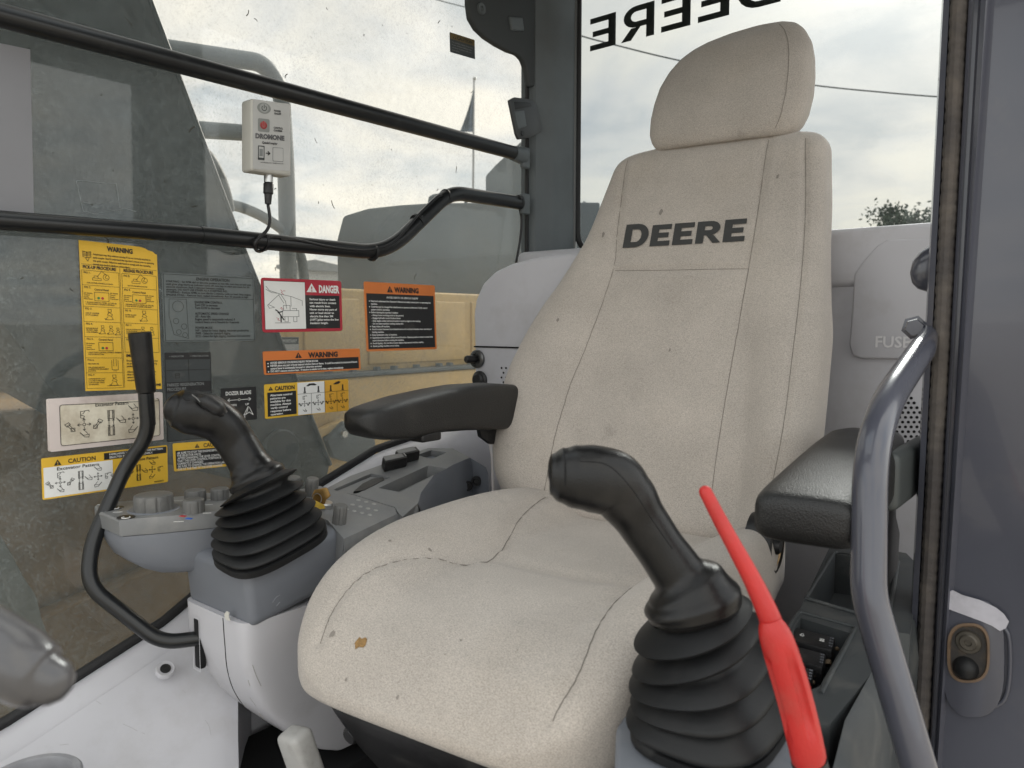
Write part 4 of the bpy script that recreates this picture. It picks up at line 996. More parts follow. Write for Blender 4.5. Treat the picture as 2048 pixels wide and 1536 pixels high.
ga, gb = onp(293, 786, 'x', XL), onp(279, 664, 'x', XL); dv = gb - ga
tube('rod_upper', [onp(297, 850, 'x', XL), ga], .0112, BLKPAINT, bl_, 18)
v, f = tube_geo([ga, ga + dv * .02, ga + dv * .5, ga + dv * .93, ga + dv * .985, gb], [.0125, .0148, .0163, .0178, .0175, .0155], 24); obj('grip_sleeve', v, f, GRIPBLK, bl_, ang=30)
# knob close to the lens, in front of the seat
GK = mat('near_knob_grey', (.075, .073, .076), .3, coat=.3, var=.05)
nk = thing('front_lever_knob', 'blurred grey rounded lever knob at the lower left edge', 'lever', at(20, 1400, .40))
v, f = tube_geo(smooth_path([at(-190, 1180, .42), at(-110, 1232, .41), at(-30, 1285, .40), at(30, 1325, .395), at(75, 1352, .395), at(96, 1360, .395)], 6), [.0155, .0178, .0185, .0185, .0165, .0125], 26, True); obj('knob', v, f, GK, nk, ang=70)
tube('stem', [at(-150, 1210, .42), at(-230, 1500, .45), at(-280, 1800, .5)], .010, BLK, nk, 12)

# ------------------------------------------------------------------ guard bars and the remote box
b1 = tube('window_guard_bar', [onp(-60, 14, 'x', .625), onp(1032, 307, 'x', .625)], .0175, BLKPAINT, None, 18); tag(b1, 'straight black upper guard bar across the side window', 'guard bar')
m1 = thing('bar_mount', 'dark bracket ending the upper guard bar on the pillar', 'bracket', onp(1040, 312, 'x', .625))
tube('flange', [onp(1026, 306, 'x', .625), onp(1046, 312, 'x', .625)], [.019, .022], PILLAR, m1, 16); rbox('plate', onp(1050, 316, 'x', .622), (.014, .03, .055), PILLAR, m1, .004)
b2 = thing('kinked_guard_bar', 'black lower guard bar with a raised bend beside the corner pillar', 'guard bar', onp(500, 480, 'x', .625))
tube('bar', fillet([onp(-60, 436, 'x', .625), onp(400, 470, 'x', .625), onp(772, 507, 'x', .625), onp(900, 384, 'x', .625), onp(1040, 406, 'x', .625)], [0, .0, .075, .05, 0], 9), [.0145, .0155, .0165, .0175, .0175], BLKPAINT, b2, 18)
rbox('mount_plate', onp(1050, 408, 'x', .622), (.014, .03, .055), PILLAR, b2, .004)
disc('mount_bolt', onp(1040, 395, 'x', .612), (-1, 0, 0), [(0, .006), (.006, .006), (.007, 0)], BLK, b2, 6)
for px, py, tl_ in ((528, 484, 12), (745, 505, 0), (835, 443, 0), (890, 394, 0), (1037, 404, 0)):
    c = onp(px, py, 'x', .625); d_ = (onp(px + 12, py + (2 if px in (528, 745) else -11 if px < 880 else 3), 'x', .625) - c).normalized()
    v, f = tube_geo([c - d_ * .003, c + d_ * .003], .0190 if px > 600 else .0172, 16); tie = obj('cable_tie', v, f, BLK, b2)
    if px in (528, 835): rbox('tie_head', c + Vector((-.012, 0, .008)), (.008, .006, .009), BLK, tie, .001)
tube('loom_wire', smooth_path([onp(x, y, 'x', .610) for x, y in ((560, 478), (600, 481), (650, 492), (700, 499), (745, 499), (790, 482), (835, 432), (872, 396), (884, 390))]), .003, BLK, b2, 8)
tube('pillar_wire', smooth_path([onp(x, y, 'x', .63) for x, y in ((1038, 412), (1043, 440), (1040, 480), (1032, 525))]), .0032, BLK, cab, 8)
# ------------------------------------------------------------------ decals: flat printed sheets on the side window
GX = .6615
def flat(name, col, rough=.55, var=.05): return mat(name, col, rough, var=var, vscale=25, dirt=(.38, .34, .28), dscale=14, damt=.22, dlo=.55, dhi=.85)
P_BLACK = flat('print_black', (.016, .016, .017)); P_WHITE = flat('print_white', (.82, .82, .80)); P_YEL = flat('print_yellow', (.80, .49, .04)); P_AMB = flat('print_amber', (.72, .38, .04))
P_RED = flat('print_red', (.45, .025, .045)); P_ORG = flat('print_orange', (.70, .20, .045)); P_GRN = flat('print_green', (.05, .22, .05)); P_CREAM = flat('print_cream', (.55, .49, .38), var=.15)
P_CLEAR = flat('print_clear_grey', (.13, .15, .15), .4); P_DARK = flat('print_faded_dark', (.045, .052, .054)); P_GREY = flat('print_grey', (.20, .21, .21)); P_LGREY = flat('print_light_grey', (.46, .46, .45))
class Sheet:
    """printed sheet: TL, TR, BL photo corners on the window plane; inside it, millimetres from the top-left corner"""
    def __init__(s, name, label, tl, tr, bl, base, w=None, h=None, r=3., cat='decal', plane=None, into=None, thick=.0006, outline=None, group='warning decals on the side window'):
        pl = plane or (lambda x, y: onp(x, y, 'x', GX)); s.o, a, b = pl(*tl), pl(*tr), pl(*bl)
        s.into = Vector(into or (-1, 0, 0)).normalized()
        s.W = w or (a - s.o).length * 1000; s.H = h or (b - s.o).length * 1000; s.u = (a - s.o) / s.W; s.v = (b - s.o) / s.H
        s.root = thing(name, label, cat, s.o, group); s.k = 0
        ol = outline or rrect(s.W, s.H, r) if r > 0 or outline else [(0, 0), (s.W, 0), (s.W, s.H), (0, s.H)]
        s.sheet = prism('sheet', [s.p(x, y, 0) for x, y in ol], s.into * thick, base, s.root) if base else None
        s.t0 = thick
    def p(s, x, y, k): return s.o + s.u * x + s.v * y + s.into * (k * .00035 + (s.t0 if hasattr(s, 't0') else 0))
    def poly(s, name, pts, m, k=1): return obj(name, [s.p(x, y, k) for x, y in pts], [tuple(range(len(pts)))], m, s.sheet or s.root, smooth=False)
    def rect(s, name, x0, y0, x1, y1, m, k=1, r=0):
        pts = [(x0 + a, y0 + b) for a, b in rrect(x1 - x0, y1 - y0, r)] if r else [(x0, y0), (x1, y0), (x1, y1), (x0, y1)]
        return s.poly(name, pts, m, k)
    def text(s, name, x, y, h, lines, m, k=2, w=None, off=.0, lead=1.5, cond=None):
        """lines of lettering: x left, y baseline of the first, h cap height; w squeezes the longest line"""
        if isinstance(lines, str): lines = [lines]
        G = [text_geo(t, off + .018) for t in lines]; mx = max(g[2] for g in G); sx = (w / (mx * h)) if w else (cond or 1.); V, F = [], []
        for i, (tv, tf, tw) in enumerate(G):
            b = len(V); V += [s.p(x + a * h * sx, y + i * h * lead - c * h, k) for a, c in tv]; F += [tuple(j + b for j in q) for q in tf]
        return obj(name, V, F, m, s.sheet or s.root, smooth=False)
    def lines(s, name, segs, m, wd=.5, k=2):
        V, F = [], []
        for sg in segs:
            for (x0, y0), (x1, y1) in zip(sg, sg[1:]):
                l_ = math.hypot(x1 - x0, y1 - y0) or 1; nx, ny = -(y1 - y0) / l_ * wd / 2, (x1 - x0) / l_ * wd / 2; ex, ey = (x1 - x0) / l_ * wd * .4, (y1 - y0) / l_ * wd * .4; b = len(V)
                V += [s.p(x0 - ex + nx, y0 - ey + ny, k), s.p(x0 - ex - nx, y0 - ey - ny, k), s.p(x1 + ex - nx, y1 + ey - ny, k), s.p(x1 + ex + nx, y1 + ey + ny, k)]; F.append((b, b + 1, b + 2, b + 3))
        return obj(name, V, F, m, s.sheet or s.root, smooth=False)
    def frame(s, name, x0, y0, x1, y1, m, wd=.6, k=2): return s.lines(name, [[(x0, y0), (x1, y0), (x1, y1), (x0, y1), (x0, y0)]], m, wd, k)
    def tri(s, x, y, h, m, m2, k=2):
        """alert triangle with its exclamation mark; x, y = lower left"""
        t = s.poly('alert_triangle', [(x, y), (x + h * 1.1, y), (x + h * .55, y - h)], m, k)
        s.poly('alert_mark', [(x + h * .48, y - h * .62), (x + h * .62, y - h * .62), (x + h * .58, y - h * .28), (x + h * .52, y - h * .28)], m2, k + 1); s.poly('alert_dot', [(x + h * .49, y - h * .2), (x + h * .61, y - h * .2), (x + h * .61, y - h * .08), (x + h * .49, y - h * .08)], m2, k + 1)
def icon(kind, x, y, s, fl=1):
    """line pictograms, centred on x, y, half size s -> strokes"""
    T = lambda pts: [(x + a * s * fl, y + b * s) for a, b in pts]
    if kind == 'arm': return [T([(-.6, .8), (-.6, -.5), (.9, -.7), (1, -.4)]), T([(-.2, 0), (.2, -.5)]), T([(-.6, .8), (-.1, .9), (.1, .5), (-.5, .2)])]
    if kind == 'bucket': return [T([(-.9, -.6), (.0, .5), (.9, .6), (1, -.1), (-.2, .1), (-.9, -.6)]), T([(.2, -.9), (.7, -.2)])]
    if kind == 'turn': return [T([(-.9, .8), (.2, -.5)]), T([(-.6, 1), (.5, -.35)]), T([(.2, -.9), (.9, -.5), (.5, 0), (-.1, -.5), (.2, -.9)]), T([(-.9, .3), (-.9, 1), (-.2, 1), (-.2, .3), (-.9, .3)])]
    if kind == 'track': return [T([(-.7, -1), (-.7, 1)]), T([(.7, -1), (.7, 1)]), T([(-.35, -1), (-.35, 1)]), T([(.35, -1), (.35, 1)]), T([(-.7, -1), (.7, -1)]), T([(-.7, 1), (.7, 1)])] + [T([(a, b), (a + .35, b)]) for a in (-.7, .35) for b in (-.7, -.4, -.1, .2, .5, .8)]
    if kind == 'cross':
        o_ = []
        for dx, dy in ((1, 0), (-1, 0), (0, 1), (0, -1)):
            o_ += [T([(dx * .4, dy * .4), (dx, dy)]), T([(dx * .72 + dy * .2, dy * .72 + dx * .2), (dx, dy), (dx * .72 - dy * .2, dy * .72 - dx * .2)])]
        o_.append(T([(.22 * math.cos(a), .22 * math.sin(a)) for a in [k * math.pi / 5 for k in range(11)]])); return o_
    if kind == 'updown': return [T([(0, -1), (0, 1)]), T([(-.25, -.65), (0, -1), (.25, -.65)]), T([(-.25, .65), (0, 1), (.25, .65)])]
    if kind == 'stick': return [T([(-.3, 1), (.3, 1), (.12, .2), (.12, -.9), (-.12, -.9), (-.12, .2), (-.3, 1)]), T([(-.2, .7), (.2, .7)])]
    if kind == 'coupler': return [T([(-.3, -1), (.3, -1), (.3, -.5), (-.2, -.4), (-.3, -1)]), T([(-.1, -.4), (.5, 0), (.3, .3), (-.4, .1), (-.1, -.4)]), T([(.3, .3), (.6, .9), (-.8, 1), (-.3, .4)]), T([(-.9, .75), (-.4, 1)])]
    if kind == 'digger': return [T([(-1, .6), (-1, .3), (.1, .3), (.1, .6), (-1, .6)]), T([(-.8, .3), (-.8, 0), (-.3, 0), (-.3, .3)]), T([(-.4, .1), (.2, -.7), (.8, -.2)]), T([(.8, -.2), (.6, .2), (1, .3)])] + [T([(.75 + .4 * math.cos(a), .1 + .4 * math.sin(a)) for a in [k * math.pi / 6 for k in range(13)]])]
    return []
def boomset(sh, x, y, s, m, wd=.5, sub=True):
    """one ISO control chart: two sticks, four moves each, tracks between"""
    sg = icon('cross', x, y, s) + icon('turn', x - 2.1 * s, y + .2 * s, s * .8, -1) + icon('turn', x + 2.1 * s, y, s * .8) + icon('arm', x, y - 1.75 * s, s * .8) + icon('bucket', x, y + 1.7 * s, s * .7)
    if sub:
        tx = x + 4.1 * s; sg += icon('track', tx, y - 1.3 * s, s * .7) + icon('track', tx, y + 1.5 * s, s * .7) + icon('updown', tx - .35 * s, y + .1 * s, s * .6) + icon('updown', tx + .35 * s, y + .1 * s, s * .6)
        x2 = x + 7.6 * s; sg += icon('cross', x2, y - .3 * s, s * .85) + icon('bucket', x2 - 2. * s, y - .2 * s, s * .8) + icon('arm', x2 + 2. * s, y - .3 * s, s * .8) + icon('bucket', x2, y - 2.1 * s, s * .8) + icon('bucket', x2, y + 1.6 * s, s * .8, -1)
    return sh.lines('pictograms', sg, m, wd)

# tall yellow coupler chart
s = Sheet('coupler_chart_decal', 'tall yellow warning chart with pick-up and release procedure columns', (157, 480), (313, 498), (171, 782), P_YEL, 124, 247, 1, outline=[(0, 0), (94, -.5), (104, 1), (109, 4), (117, 5.5), (121, 9), (124, 10), (124, 247), (0, 247)])
s.text('heading', 42, 13, 7.5, 'WARNING', P_BLACK, w=41, off=.03)
s.text('intro', 20, 22, 3.1, ['Attachment may drop without warning if it is not correctly attached to', "quick coupler. Read & understand the operator's manual prior to operating", 'this quick coupler. Failure to understand or comply with the operating', 'manual may result in death or serious injury.'], P_BLACK, w=98, lead=1.75)
s.lines('book', [[(5, 17), (11, 18.5), (17, 17), (17, 26), (11, 27.5), (5, 26), (5, 17)], [(11, 18.5), (11, 27.5)], [(9, 28), (12, 33), (14, 28)]] + [[(6, 18 + i * 2), (16, 18 + i * 2)] for i in range(4)], P_BLACK, .7)
s.text('left_title', 4, 45, 5, 'PICK-UP PROCEDURE', P_BLACK, w=51, off=.02); s.text('right_title', 67, 45, 5, 'RELEASE PROCEDURE', P_BLACK, w=49, off=.02)
s.lines('rules', [[(2, 38), (122, 38)], [(61, 40), (61, 243)], [(2, 48), (59, 48), (59, 243), (2, 243), (2, 48)], [(64, 48), (121, 48), (121, 182), (64, 182), (64, 48)]] + [[(2, y), (59, y)] for y in (72, 107, 132, 157, 192, 217)] + [[(64, y), (121, y)] for y in (72, 107, 132, 157)], P_BLACK, .5)
for i, y in enumerate((53, 77, 112, 137, 162, 197, 222)):
    s.text('figure_number', 5, y, 3, 'FIG %d.' % (i + 1), P_BLACK, w=10)
for i, y in enumerate((53, 77, 112, 137, 162)):
    s.text('figure_number', 67, y, 3, 'FIG %d.' % (i + 8), P_BLACK, w=10)
s.lines('pictograms', icon('digger', 30, 56, 12) + icon('digger', 92, 56, 12) + icon('coupler', 42, 119, 9) + icon('coupler', 98, 119, 9) + icon('coupler', 30, 145, 7) + icon('coupler', 43, 145, 7) + icon('coupler', 54, 147, 6) + icon('coupler', 95, 145, 7) + icon('coupler', 110, 145, 7) + icon('coupler', 45, 230, 9) + [[(34, 239), (56, 239)]]
        + [[(42, 196), (42, 212), (52, 212), (52, 196)], [(45, 194), (45, 206)], [(49, 194), (49, 206)], [(44, 214), (50, 214)]], P_BLACK, .6)
s.text('captions', 9, 69, 2, ['CURL COUPLER INWARDS AS SHOWN'], P_BLACK, w=40); s.text('captions', 73, 69, 2, ['ROTATE INWARDS AS SHOWN'], P_BLACK, w=32)
for x, y, t in ((20, 80, 'Control Panel'), (80, 80, 'Control Panel'), (23, 163, 'Control Panel')): s.text('panel_title', x, y, 3.2, t, P_BLACK, w=22)
for x, y in ((20, 83), (80, 83), (23, 166)):
    s.frame('panel_outline', x, y, x + 22, y + 14, P_BLACK, .6)
    s.poly('green_button', [(x + 6 + 2.2 * math.cos(k), y + 9.5 + 2.2 * math.sin(k)) for k in [i * .7 for i in range(9)]], P_GRN, 2); s.poly('red_button', [(x + 12 + 2.2 * math.cos(k), y + 9.5 + 2.2 * math.sin(k)) for k in [i * .7 for i in range(9)]], P_RED, 2)
for x, y in ((4, 86), (44, 84), (66, 86), (103, 84), (4, 169)): s.text('panel_note', x, y, 2, ['(A) Activate', 'Control', 'System,', 'Press Power'], P_BLACK, w=13, lead=1.6)
s.text('steps', 6, 101, 2, ['1. ENGAGE CONTROL SYSTEM - (A) THEN (B).', '2. HOLD BUCKET CYLINDER OVER RELIEF.'], P_BLACK, w=48); s.text('steps', 67, 101, 2, ['1. ENGAGE CONTROL SYSTEM - (A) THEN (B).', '2. HOLD BUCKET CYLINDER OVER RELIEF.'], P_BLACK, w=48)
s.text('steps', 5, 119, 2.1, ['LINE UP COUPLER', '& ATTACHMENT.'], P_BLACK, w=21); s.text('steps', 67, 119, 2.1, ['LOWER BUCKET', 'TO GROUND.'], P_BLACK, w=18); s.text('steps', 5, 144, 2.1, ['ENGAGE FRONT', 'PIN FIRST, THEN', 'CURL INWARDS.'], P_BLACK, w=18); s.text('steps', 67, 144, 2.1, ['UNCURL/DISENGAGE', 'COUPLER FROM', 'ATTACHMENT.'], P_BLACK, w=24)
s.text('steps', 6, 184, 2.1, ['1. DEACTIVATE CONTROL SYSTEM BY PRESSING', 'THE POWER BUTTON.'], P_BLACK, w=52); s.text('steps', 5, 203, 2.1, ['VIEW FROM CAB.', '', 'CURL INWARDS VISUALLY', 'CONFIRM HOOK ENGAGEMENT', '& LOCKING.'], P_BLACK, w=32, lead=1.4); s.text('steps', 5, 228, 2.1, ['CONFIRM FRONT LOCK', 'IS CLOSED & PERFORM', 'CURL/UNCURL CHECK', 'ON GROUND.'], P_BLACK, w=26)
s.text('notes', 66, 190, 4.5, 'IMPORTANT', P_BLACK, w=36, off=.02); s.text('notes', 66, 198, 3, ['Ensure attachment is as close', 'as possible to ground during', 'pickup and release.', '', 'Always ensure and confirm', 'that the attachment is fully', 'attached/locked to the', 'coupler.'], P_BLACK, w=52, lead=1.6); s.text('maker_mark', 96, 241, 3.6, 'DROMONE', P_BLACK, w=26, off=.03)

# clear engine chart
s = Sheet('engine_chart_decal', 'transparent grey engine operation chart on the window beside the yellow chart', (323, 545), (507, 555), (328, 684), P_CLEAR, 160, 112, 4)
s.frame('border', 2, 2, 158, 110, P_BLACK, .7); s.lines('rule', [[(2, 39), (158, 39)]], P_BLACK, .6)
s.text('heading', 56, 10, 5, 'ENGINE OPERATION', P_BLACK, w=58)
s.text('body', 6, 15, 3, ['STARTING - Set RPM dial or throttle position at low idle, turn key on and wait', 'until glow plug warm-up indicator turns off, turn key to start and crank for 20', 'seconds maximum. Rest 2 minutes between cranking', 'attempts. DO NOT USE ETHER AS A STARTING AID.', 'STOPPING - Reduce RPMs to low idle for 2 minutes with no load. Stop engine.', 'ENGINE STALL - Remove load, restart immediately. Run 30 seconds at high'], P_BLACK, w=148, lead=1.45)
s.text('body', 52, 48, 3.6, ['ENGINE RPM CONTROL', 'Turn CW to increase', 'Turn CCW to decrease', '', 'AUTOMATIC SPEED CHANGE', 'A/I - Auto Idle', '         Engine speed is temporarily reduced, if', '         control levers are in Neutral for 4 seconds', '', 'POWER MODE', 'H/P - Select for heavy digging, maximum productivity', 'PWR - Select for standard digging', 'ECO - Select for light digging, maximum fuel economy'], P_BLACK, w=98, lead=1.32)
sg = [[(10, 42), (38, 42), (40, 107), (16, 100), (9, 70), (10, 42)]]
for cx, cy, r_ in ((24, 54, 9), (20, 78, 4.5), (33, 87, 4.5), (24, 96, 4), (34, 101, 4)): sg.append([(cx + r_ * math.cos(a), cy + r_ * math.sin(a)) for a in [k * math.pi / 8 for k in range(17)]])
s.lines('dial_sketch', sg, P_BLACK, .5)

# dark regeneration chart
s = Sheet('regeneration_chart_decal', 'dark grey parked regeneration chart partly behind the far joystick', (328, 705), (421, 704), (334, 884), P_DARK, 84, 150, 2)
s.rect('head_band', 1, 1, 83, 12, P_BLACK); s.rect('title_band', 1, 50, 83, 68, P_BLACK); s.lines('rules', [[(2, 30), (82, 30)], [(42, 2), (42, 49)]], P_BLACK, .8); s.frame('border', 1, 1, 83, 149, P_BLACK, .8)
s.text('head', 8, 8, 2.8, '> INDICATOR', P_GREY, w=26); s.text('head', 45, 8, 2.8, '> OPERATOR ACTION', P_GREY, w=34); s.text('title', 3, 57, 5, ['PARKED REGENERATION', 'PROCEDURE'], P_GREY, w=66, lead=1.5)
s.text('body', 4, 78, 2.4, ['1. Park machine safely away from flammable material.', '2. Lower attachment to the ground and', 'set lock lever to LOCK position.', '3. Run engine at low idle.', '', '4. Push the regeneration switch.', '', 'Engine speed rises while cleaning.', '', 'See operator\'s manual'], P_BLACK, w=60, lead=2.1); s.lines('symbol', [[(18, 36), (25, 36), (25, 43), (18, 43), (18, 36)], [(19, 39), (24, 39)]], P_BLACK, .9)

# red danger plate
s = Sheet('danger_decal', 'red bordered danger decal with power line drawing on the side window', (521, 555), (682, 562), (525, 665), P_RED, 152, 104, 5)
s.rect('drawing_field', 5, 6, 79, 98, P_WHITE); s.rect('drawing_edge', 4.2, 5.2, 79.6, 98.8, P_BLACK, .5); s.rect('text_field', 79, 31, 147, 98, P_BLACK)
s.tri(82, 25, 18, P_WHITE, P_RED); s.text('heading', 106, 25, 14, 'DANGER', P_WHITE, w=41, off=.03)
s.text('body', 87, 41, 3.9, ['Serious injury or death', 'can result from contact', 'with electric lines.', 'Never move any part of', 'unit or load closer to', 'electric line than 3M', '(10FT.)plus twice the line', 'insulator length.'], P_WHITE, w=57, lead=1.75, off=.01)
s.lines('power_line_sketch', [[(8, 16), (14, 24), (32, 30), (54, 35), (72, 42)], [(8, 22), (18, 28), (30, 29)], [(52, 35), (52, 54)], [(73, 42), (73, 52)], [(32, 30), (10, 52), (13, 58), (22, 56), (12, 51)], [(34, 31), (42, 44), (44, 58)], [(30, 32), (39, 48)], [(38, 52), (50, 52), (50, 62), (38, 62), (38, 52)], [(36, 62), (66, 62), (66, 74), (36, 74), (36, 62)], [(54, 58), (62, 58), (62, 62)], [(40, 74), (40, 84), (46, 84), (46, 74)], [(56, 74), (56, 84), (62, 84), (62, 74)], [(22, 86), (50, 86)]], P_BLACK, .7)
s.lines('figure_struck', [[(28, 64), (33, 72), (33, 84)], [(28, 66), (36, 64)], [(33, 72), (38, 80)], [(24, 61), (27, 63)]], P_BLACK, 2.2); s.lines('sparks', [[(34, 22), (37, 26), (35, 27), (39, 31)], [(38, 24), (42, 24)], [(32, 58), (35, 56), (35, 60), (38, 58)], [(25, 76), (29, 78), (27, 80), (31, 82)]], P_RED, .8)

# orange crushing warning
s = Sheet('boom_warning_decal', 'narrow orange warning strip about boom crushing below the red decal', (525, 703), (719, 697), (528, 750), P_ORG, 198, 48, 3)
s.rect('text_field', 4, 19, 194, 45, P_BLACK); s.tri(60, 16, 12, P_BLACK, P_ORG); s.text('heading', 86, 16, 10.5, 'WARNING', P_BLACK, w=62, off=.03)
s.text('body', 12, 26, 4, ['AVOID SERIOUS CRUSHING INJURY FROM BOOM', 'NEVER place any part of body beyond window bars or frame.  It could be crushed by the boom if boom', 'control lever is accidentally bumped or otherwise engaged.', 'DO NOT remove window bars.  If window is missing or broken, replace immediately.'], P_WHITE, w=178, lead=1.45, off=.015)
for y in (25, 31, 42): s.poly('bullet', [(8 + 1.4 * math.cos(k), y + 1.4 * math.sin(k)) for k in [i * .8 for i in range(8)]], P_WHITE, 2)

# big orange/black warning
s = Sheet('operation_warning_decal', 'large orange and black warning decal nearest the corner pillar', (727, 563), (869, 571), (733, 703), P_ORG, 200, 158, 4)
s.rect('text_field', 5, 26, 195, 153, P_BLACK); s.tri(60, 22, 15, P_BLACK, P_ORG); s.text('heading', 80, 21, 11.5, 'WARNING', P_BLACK, w=70, off=.03)
s.text('subtitle', 58, 36, 4.2, 'AVOID DEATH OR SERIOUS INJURY', P_WHITE, w=90)
s.text('body', 16, 45, 3.7, ["Read and understand the Operator's Manual and safety manual prior to operating this", 'machine.', 'Controls may be changed for attachment or operator preference. Verify control', 'pattern before operating.', "Before leaving the operator's station:", '        - Always lower working tools to the ground.', '        - Engage hydraulic control lockout lever.', '        - Stop engine unless service procedure requires engine to be running.', '        - Do not leave machine running unattended.', 'Keep riders off machine.', 'Avoid contact between boom/attachments and overhead obstacles when operating or', 'hauling machine.', 'Keep bystanders clear of machine.', 'Upperstructure position affects travel direction. Operate pedals or levers to determine', 'travel direction before moving the machine.', 'Avoid tipping - Do not lift or move objects that exceed machine stability.', 'Avoid parking machine on an incline.'], P_WHITE, w=172, lead=1.74, off=.01)
for i in (0, 2, 4, 9, 10, 12, 13, 15, 16): s.poly('bullet', [(12 + 1.3 * math.cos(k), 43.4 + i * 6.44 + 1.3 * math.sin(k)) for k in [q * .8 for q in range(8)]], P_WHITE, 2)

# dozer blade plate
s = Sheet('dozer_blade_decal', 'small black dozer blade decal beside the far joystick', (441, 777), (512, 773), (443, 845), P_BLACK, 70, 66, 2)
s.text('heading', 9, 14, 7, 'DOZER BLADE', P_WHITE, w=50, cond=.8); s.lines('arrows', [[(12, 24), (32, 24)], [(16, 21), (12, 24), (16, 27)], [(38, 24), (58, 24)], [(54, 21), (58, 24), (54, 27)]] + [[(35 + 2 * math.cos(a), 24 + 2 * math.sin(a)) for a in [k * .7 for k in range(10)]]], P_WHITE, 1)
s.text('marks', 14, 36, 4, 'DOWN', P_WHITE, w=15); s.text('marks', 47, 36, 4, 'UP', P_WHITE, w=7)
s.lines('blade_sketch', [[(14, 44), (30, 46), (22, 53), (14, 44)], [(45, 52), (52, 39), (55, 41), (62, 56), (54, 50), (48, 54), (52, 42)], [(45, 60), (45, 52)], [(43, 55), (45, 52), (47, 55)]], P_WHITE, 1.1)

# yellow / white / amber pattern caution
s = Sheet('control_pattern_decal', 'yellow white and amber caution decal for alternate control patterns', (528, 769), (696, 758), (530, 838), P_YEL, 170, 70, 3)
s.rect('text_field', 5, 17, 60, 66, P_BLACK); s.tri(7, 13, 8, P_BLACK, P_YEL); s.text('heading', 19, 13.5, 8, 'CAUTION', P_BLACK, w=38, off=.02)
s.text('body', 10, 25, 4, ['Alternate control', 'patterns are', 'available for this', 'machine. Always', 'verify control', 'response before', 'operating.'], P_WHITE, w=42, lead=1.62, off=.015)
s.rect('white_field', 63, 1, 118, 69, P_WHITE); s.rect('amber_field', 118, 1, 169, 69, P_AMB); s.lines('rules', [[(63, 25), (169, 25)], [(118, 1), (118, 69)], [(90, 25), (90, 69)], [(144, 25), (144, 69)]], P_BLACK, .7)
s.poly('hare', [(80, 9), (86, 4), (96, 4), (102, 7), (98, 9), (90, 8), (84, 10)], P_BLACK, 2); s.poly('tortoise', [(136, 9), (142, 5), (148, 3), (153, 5), (148, 9), (140, 10)], P_BLACK, 2)
for x in (77, 105, 131, 157): s.lines('stick_sketch', icon('stick', x, 17, 6), P_BLACK, 1.4)
for x in (76, 104, 131, 156): s.lines('pictograms', icon('arm', x, 33, 5) + icon('cross', x, 46, 6) + icon('turn', x - 9, 47, 3.4, -1) + icon('turn', x + 9, 47, 3.4) + icon('bucket', x, 61, 4), P_BLACK, .8)

# card holder and the cautions around the lever
s = Sheet('pattern_card_holder', 'grimy cream excavator pattern card in a raised pale plastic holder', (92, 798), (320, 784), (96, 903), mat('holder_plastic', (.66, .58, .55), .5, var=.1, dirt=(.22, .16, .11), dscale=9, damt=.6, dlo=.5, dhi=.75), 220, 105, 3, 'card holder', thick=.009, group=None)
s.rect('card', 19, 13, 212, 95, mat('card_cream_grimed', (.74, .69, .57), .5, var=.12, dirt=(.24, .16, .08), dscale=11, damt=.75, dlo=.46, dhi=.72), 1, 5); s.lines('card_border', [[(19 + a, 13 + b) for a, b in rrect(193, 82, 5)] + [(212, 18)]], P_BLACK, 1.2)
s.text('heading', 84, 21, 7, 'Excavator Pattern', P_BLACK, w=64); boomset(s, 62, 56, 12.5, P_BLACK, 1.1)
s = Sheet('pattern_caution_decal', 'wide yellow caution decal with white excavator pattern field under the card holder', (82, 917), (334, 890), (85, 1000), P_YEL, 240, 82, 3)
s.tri(21, 17, 12, P_BLACK, P_YEL); s.text('heading', 46, 15, 8.5, 'CAUTION', P_BLACK, w=50); s.rect('text_field', 112, 3, 238, 17, P_BLACK)
s.text('body', 122, 8.5, 4, ['FAMILIARIZE YOURSELF WITH THE PATTERN', 'SELECTED BY OPERATING SLOWLY.'], P_WHITE, w=108, lead=1.6)
s.rect('white_field', 3, 19, 128, 79, P_WHITE); s.text('title', 26, 27, 6, 'Excavator Pattern', P_BLACK, w=76); s.text('title', 164, 27, 6, 'Backhoe Pattern', P_BLACK, w=56)
boomset(s, 31, 52, 9, P_BLACK, .9); boomset(s, 146, 52, 8, P_BLACK, .9); s.text('part_number', 210, 79, 3.4, '4630503', P_BLACK, w=20)
s = Sheet('selector_caution_decal', 'yellow and black selector valve caution decal behind the far joystick grip', (345, 887), (470, 878), (348, 943), P_YEL, 115, 56, 3)
s.tri(38, 12, 8, P_BLACK, P_YEL); s.text('heading', 54, 12, 8, 'CAUTION', P_BLACK, w=40); s.rect('text_field', 4, 15, 112, 51, P_BLACK)
s.text('body', 6, 22, 4.2, ['-BE SURE TO STOP THE ENGINE BEFORE OPERATING', ' THE SELECTOR VALVE.', '-AFTER CHANGING THE LEVER CONTROL, CONFIRM', ' THAT THE LEVER CONTROL POSITION IS', ' CORRECTLY CHANGED', '-BE SURE TO CHANGE THE OPERATION LABEL IN', ' CAB AT THE TIME OF THE LEVER CHANGE.'], P_WHITE, w=128 * .8, lead=1.28)
# small caution near the headliner
s = Sheet('front_window_decal', 'small dark caution decal high on the window near the headliner', (899, 64), (949, 80), (900, 104), P_DARK, 74, 52, 2)
s.rect('head_band', 1, 1, 73, 17, flat('print_dim_ochre', (.15, .105, .035))); s.tri(8, 14, 9, P_BLACK, P_AMB); s.text('heading', 20, 14, 9, 'CAUTION', P_BLACK, w=46, off=.02)
s.text('body', 5, 26, 3.8, ['To prevent injury from the', 'front window falling, lock', 'window in place with the', 'lock pins.'], P_GREY, w=62, lead=1.8)
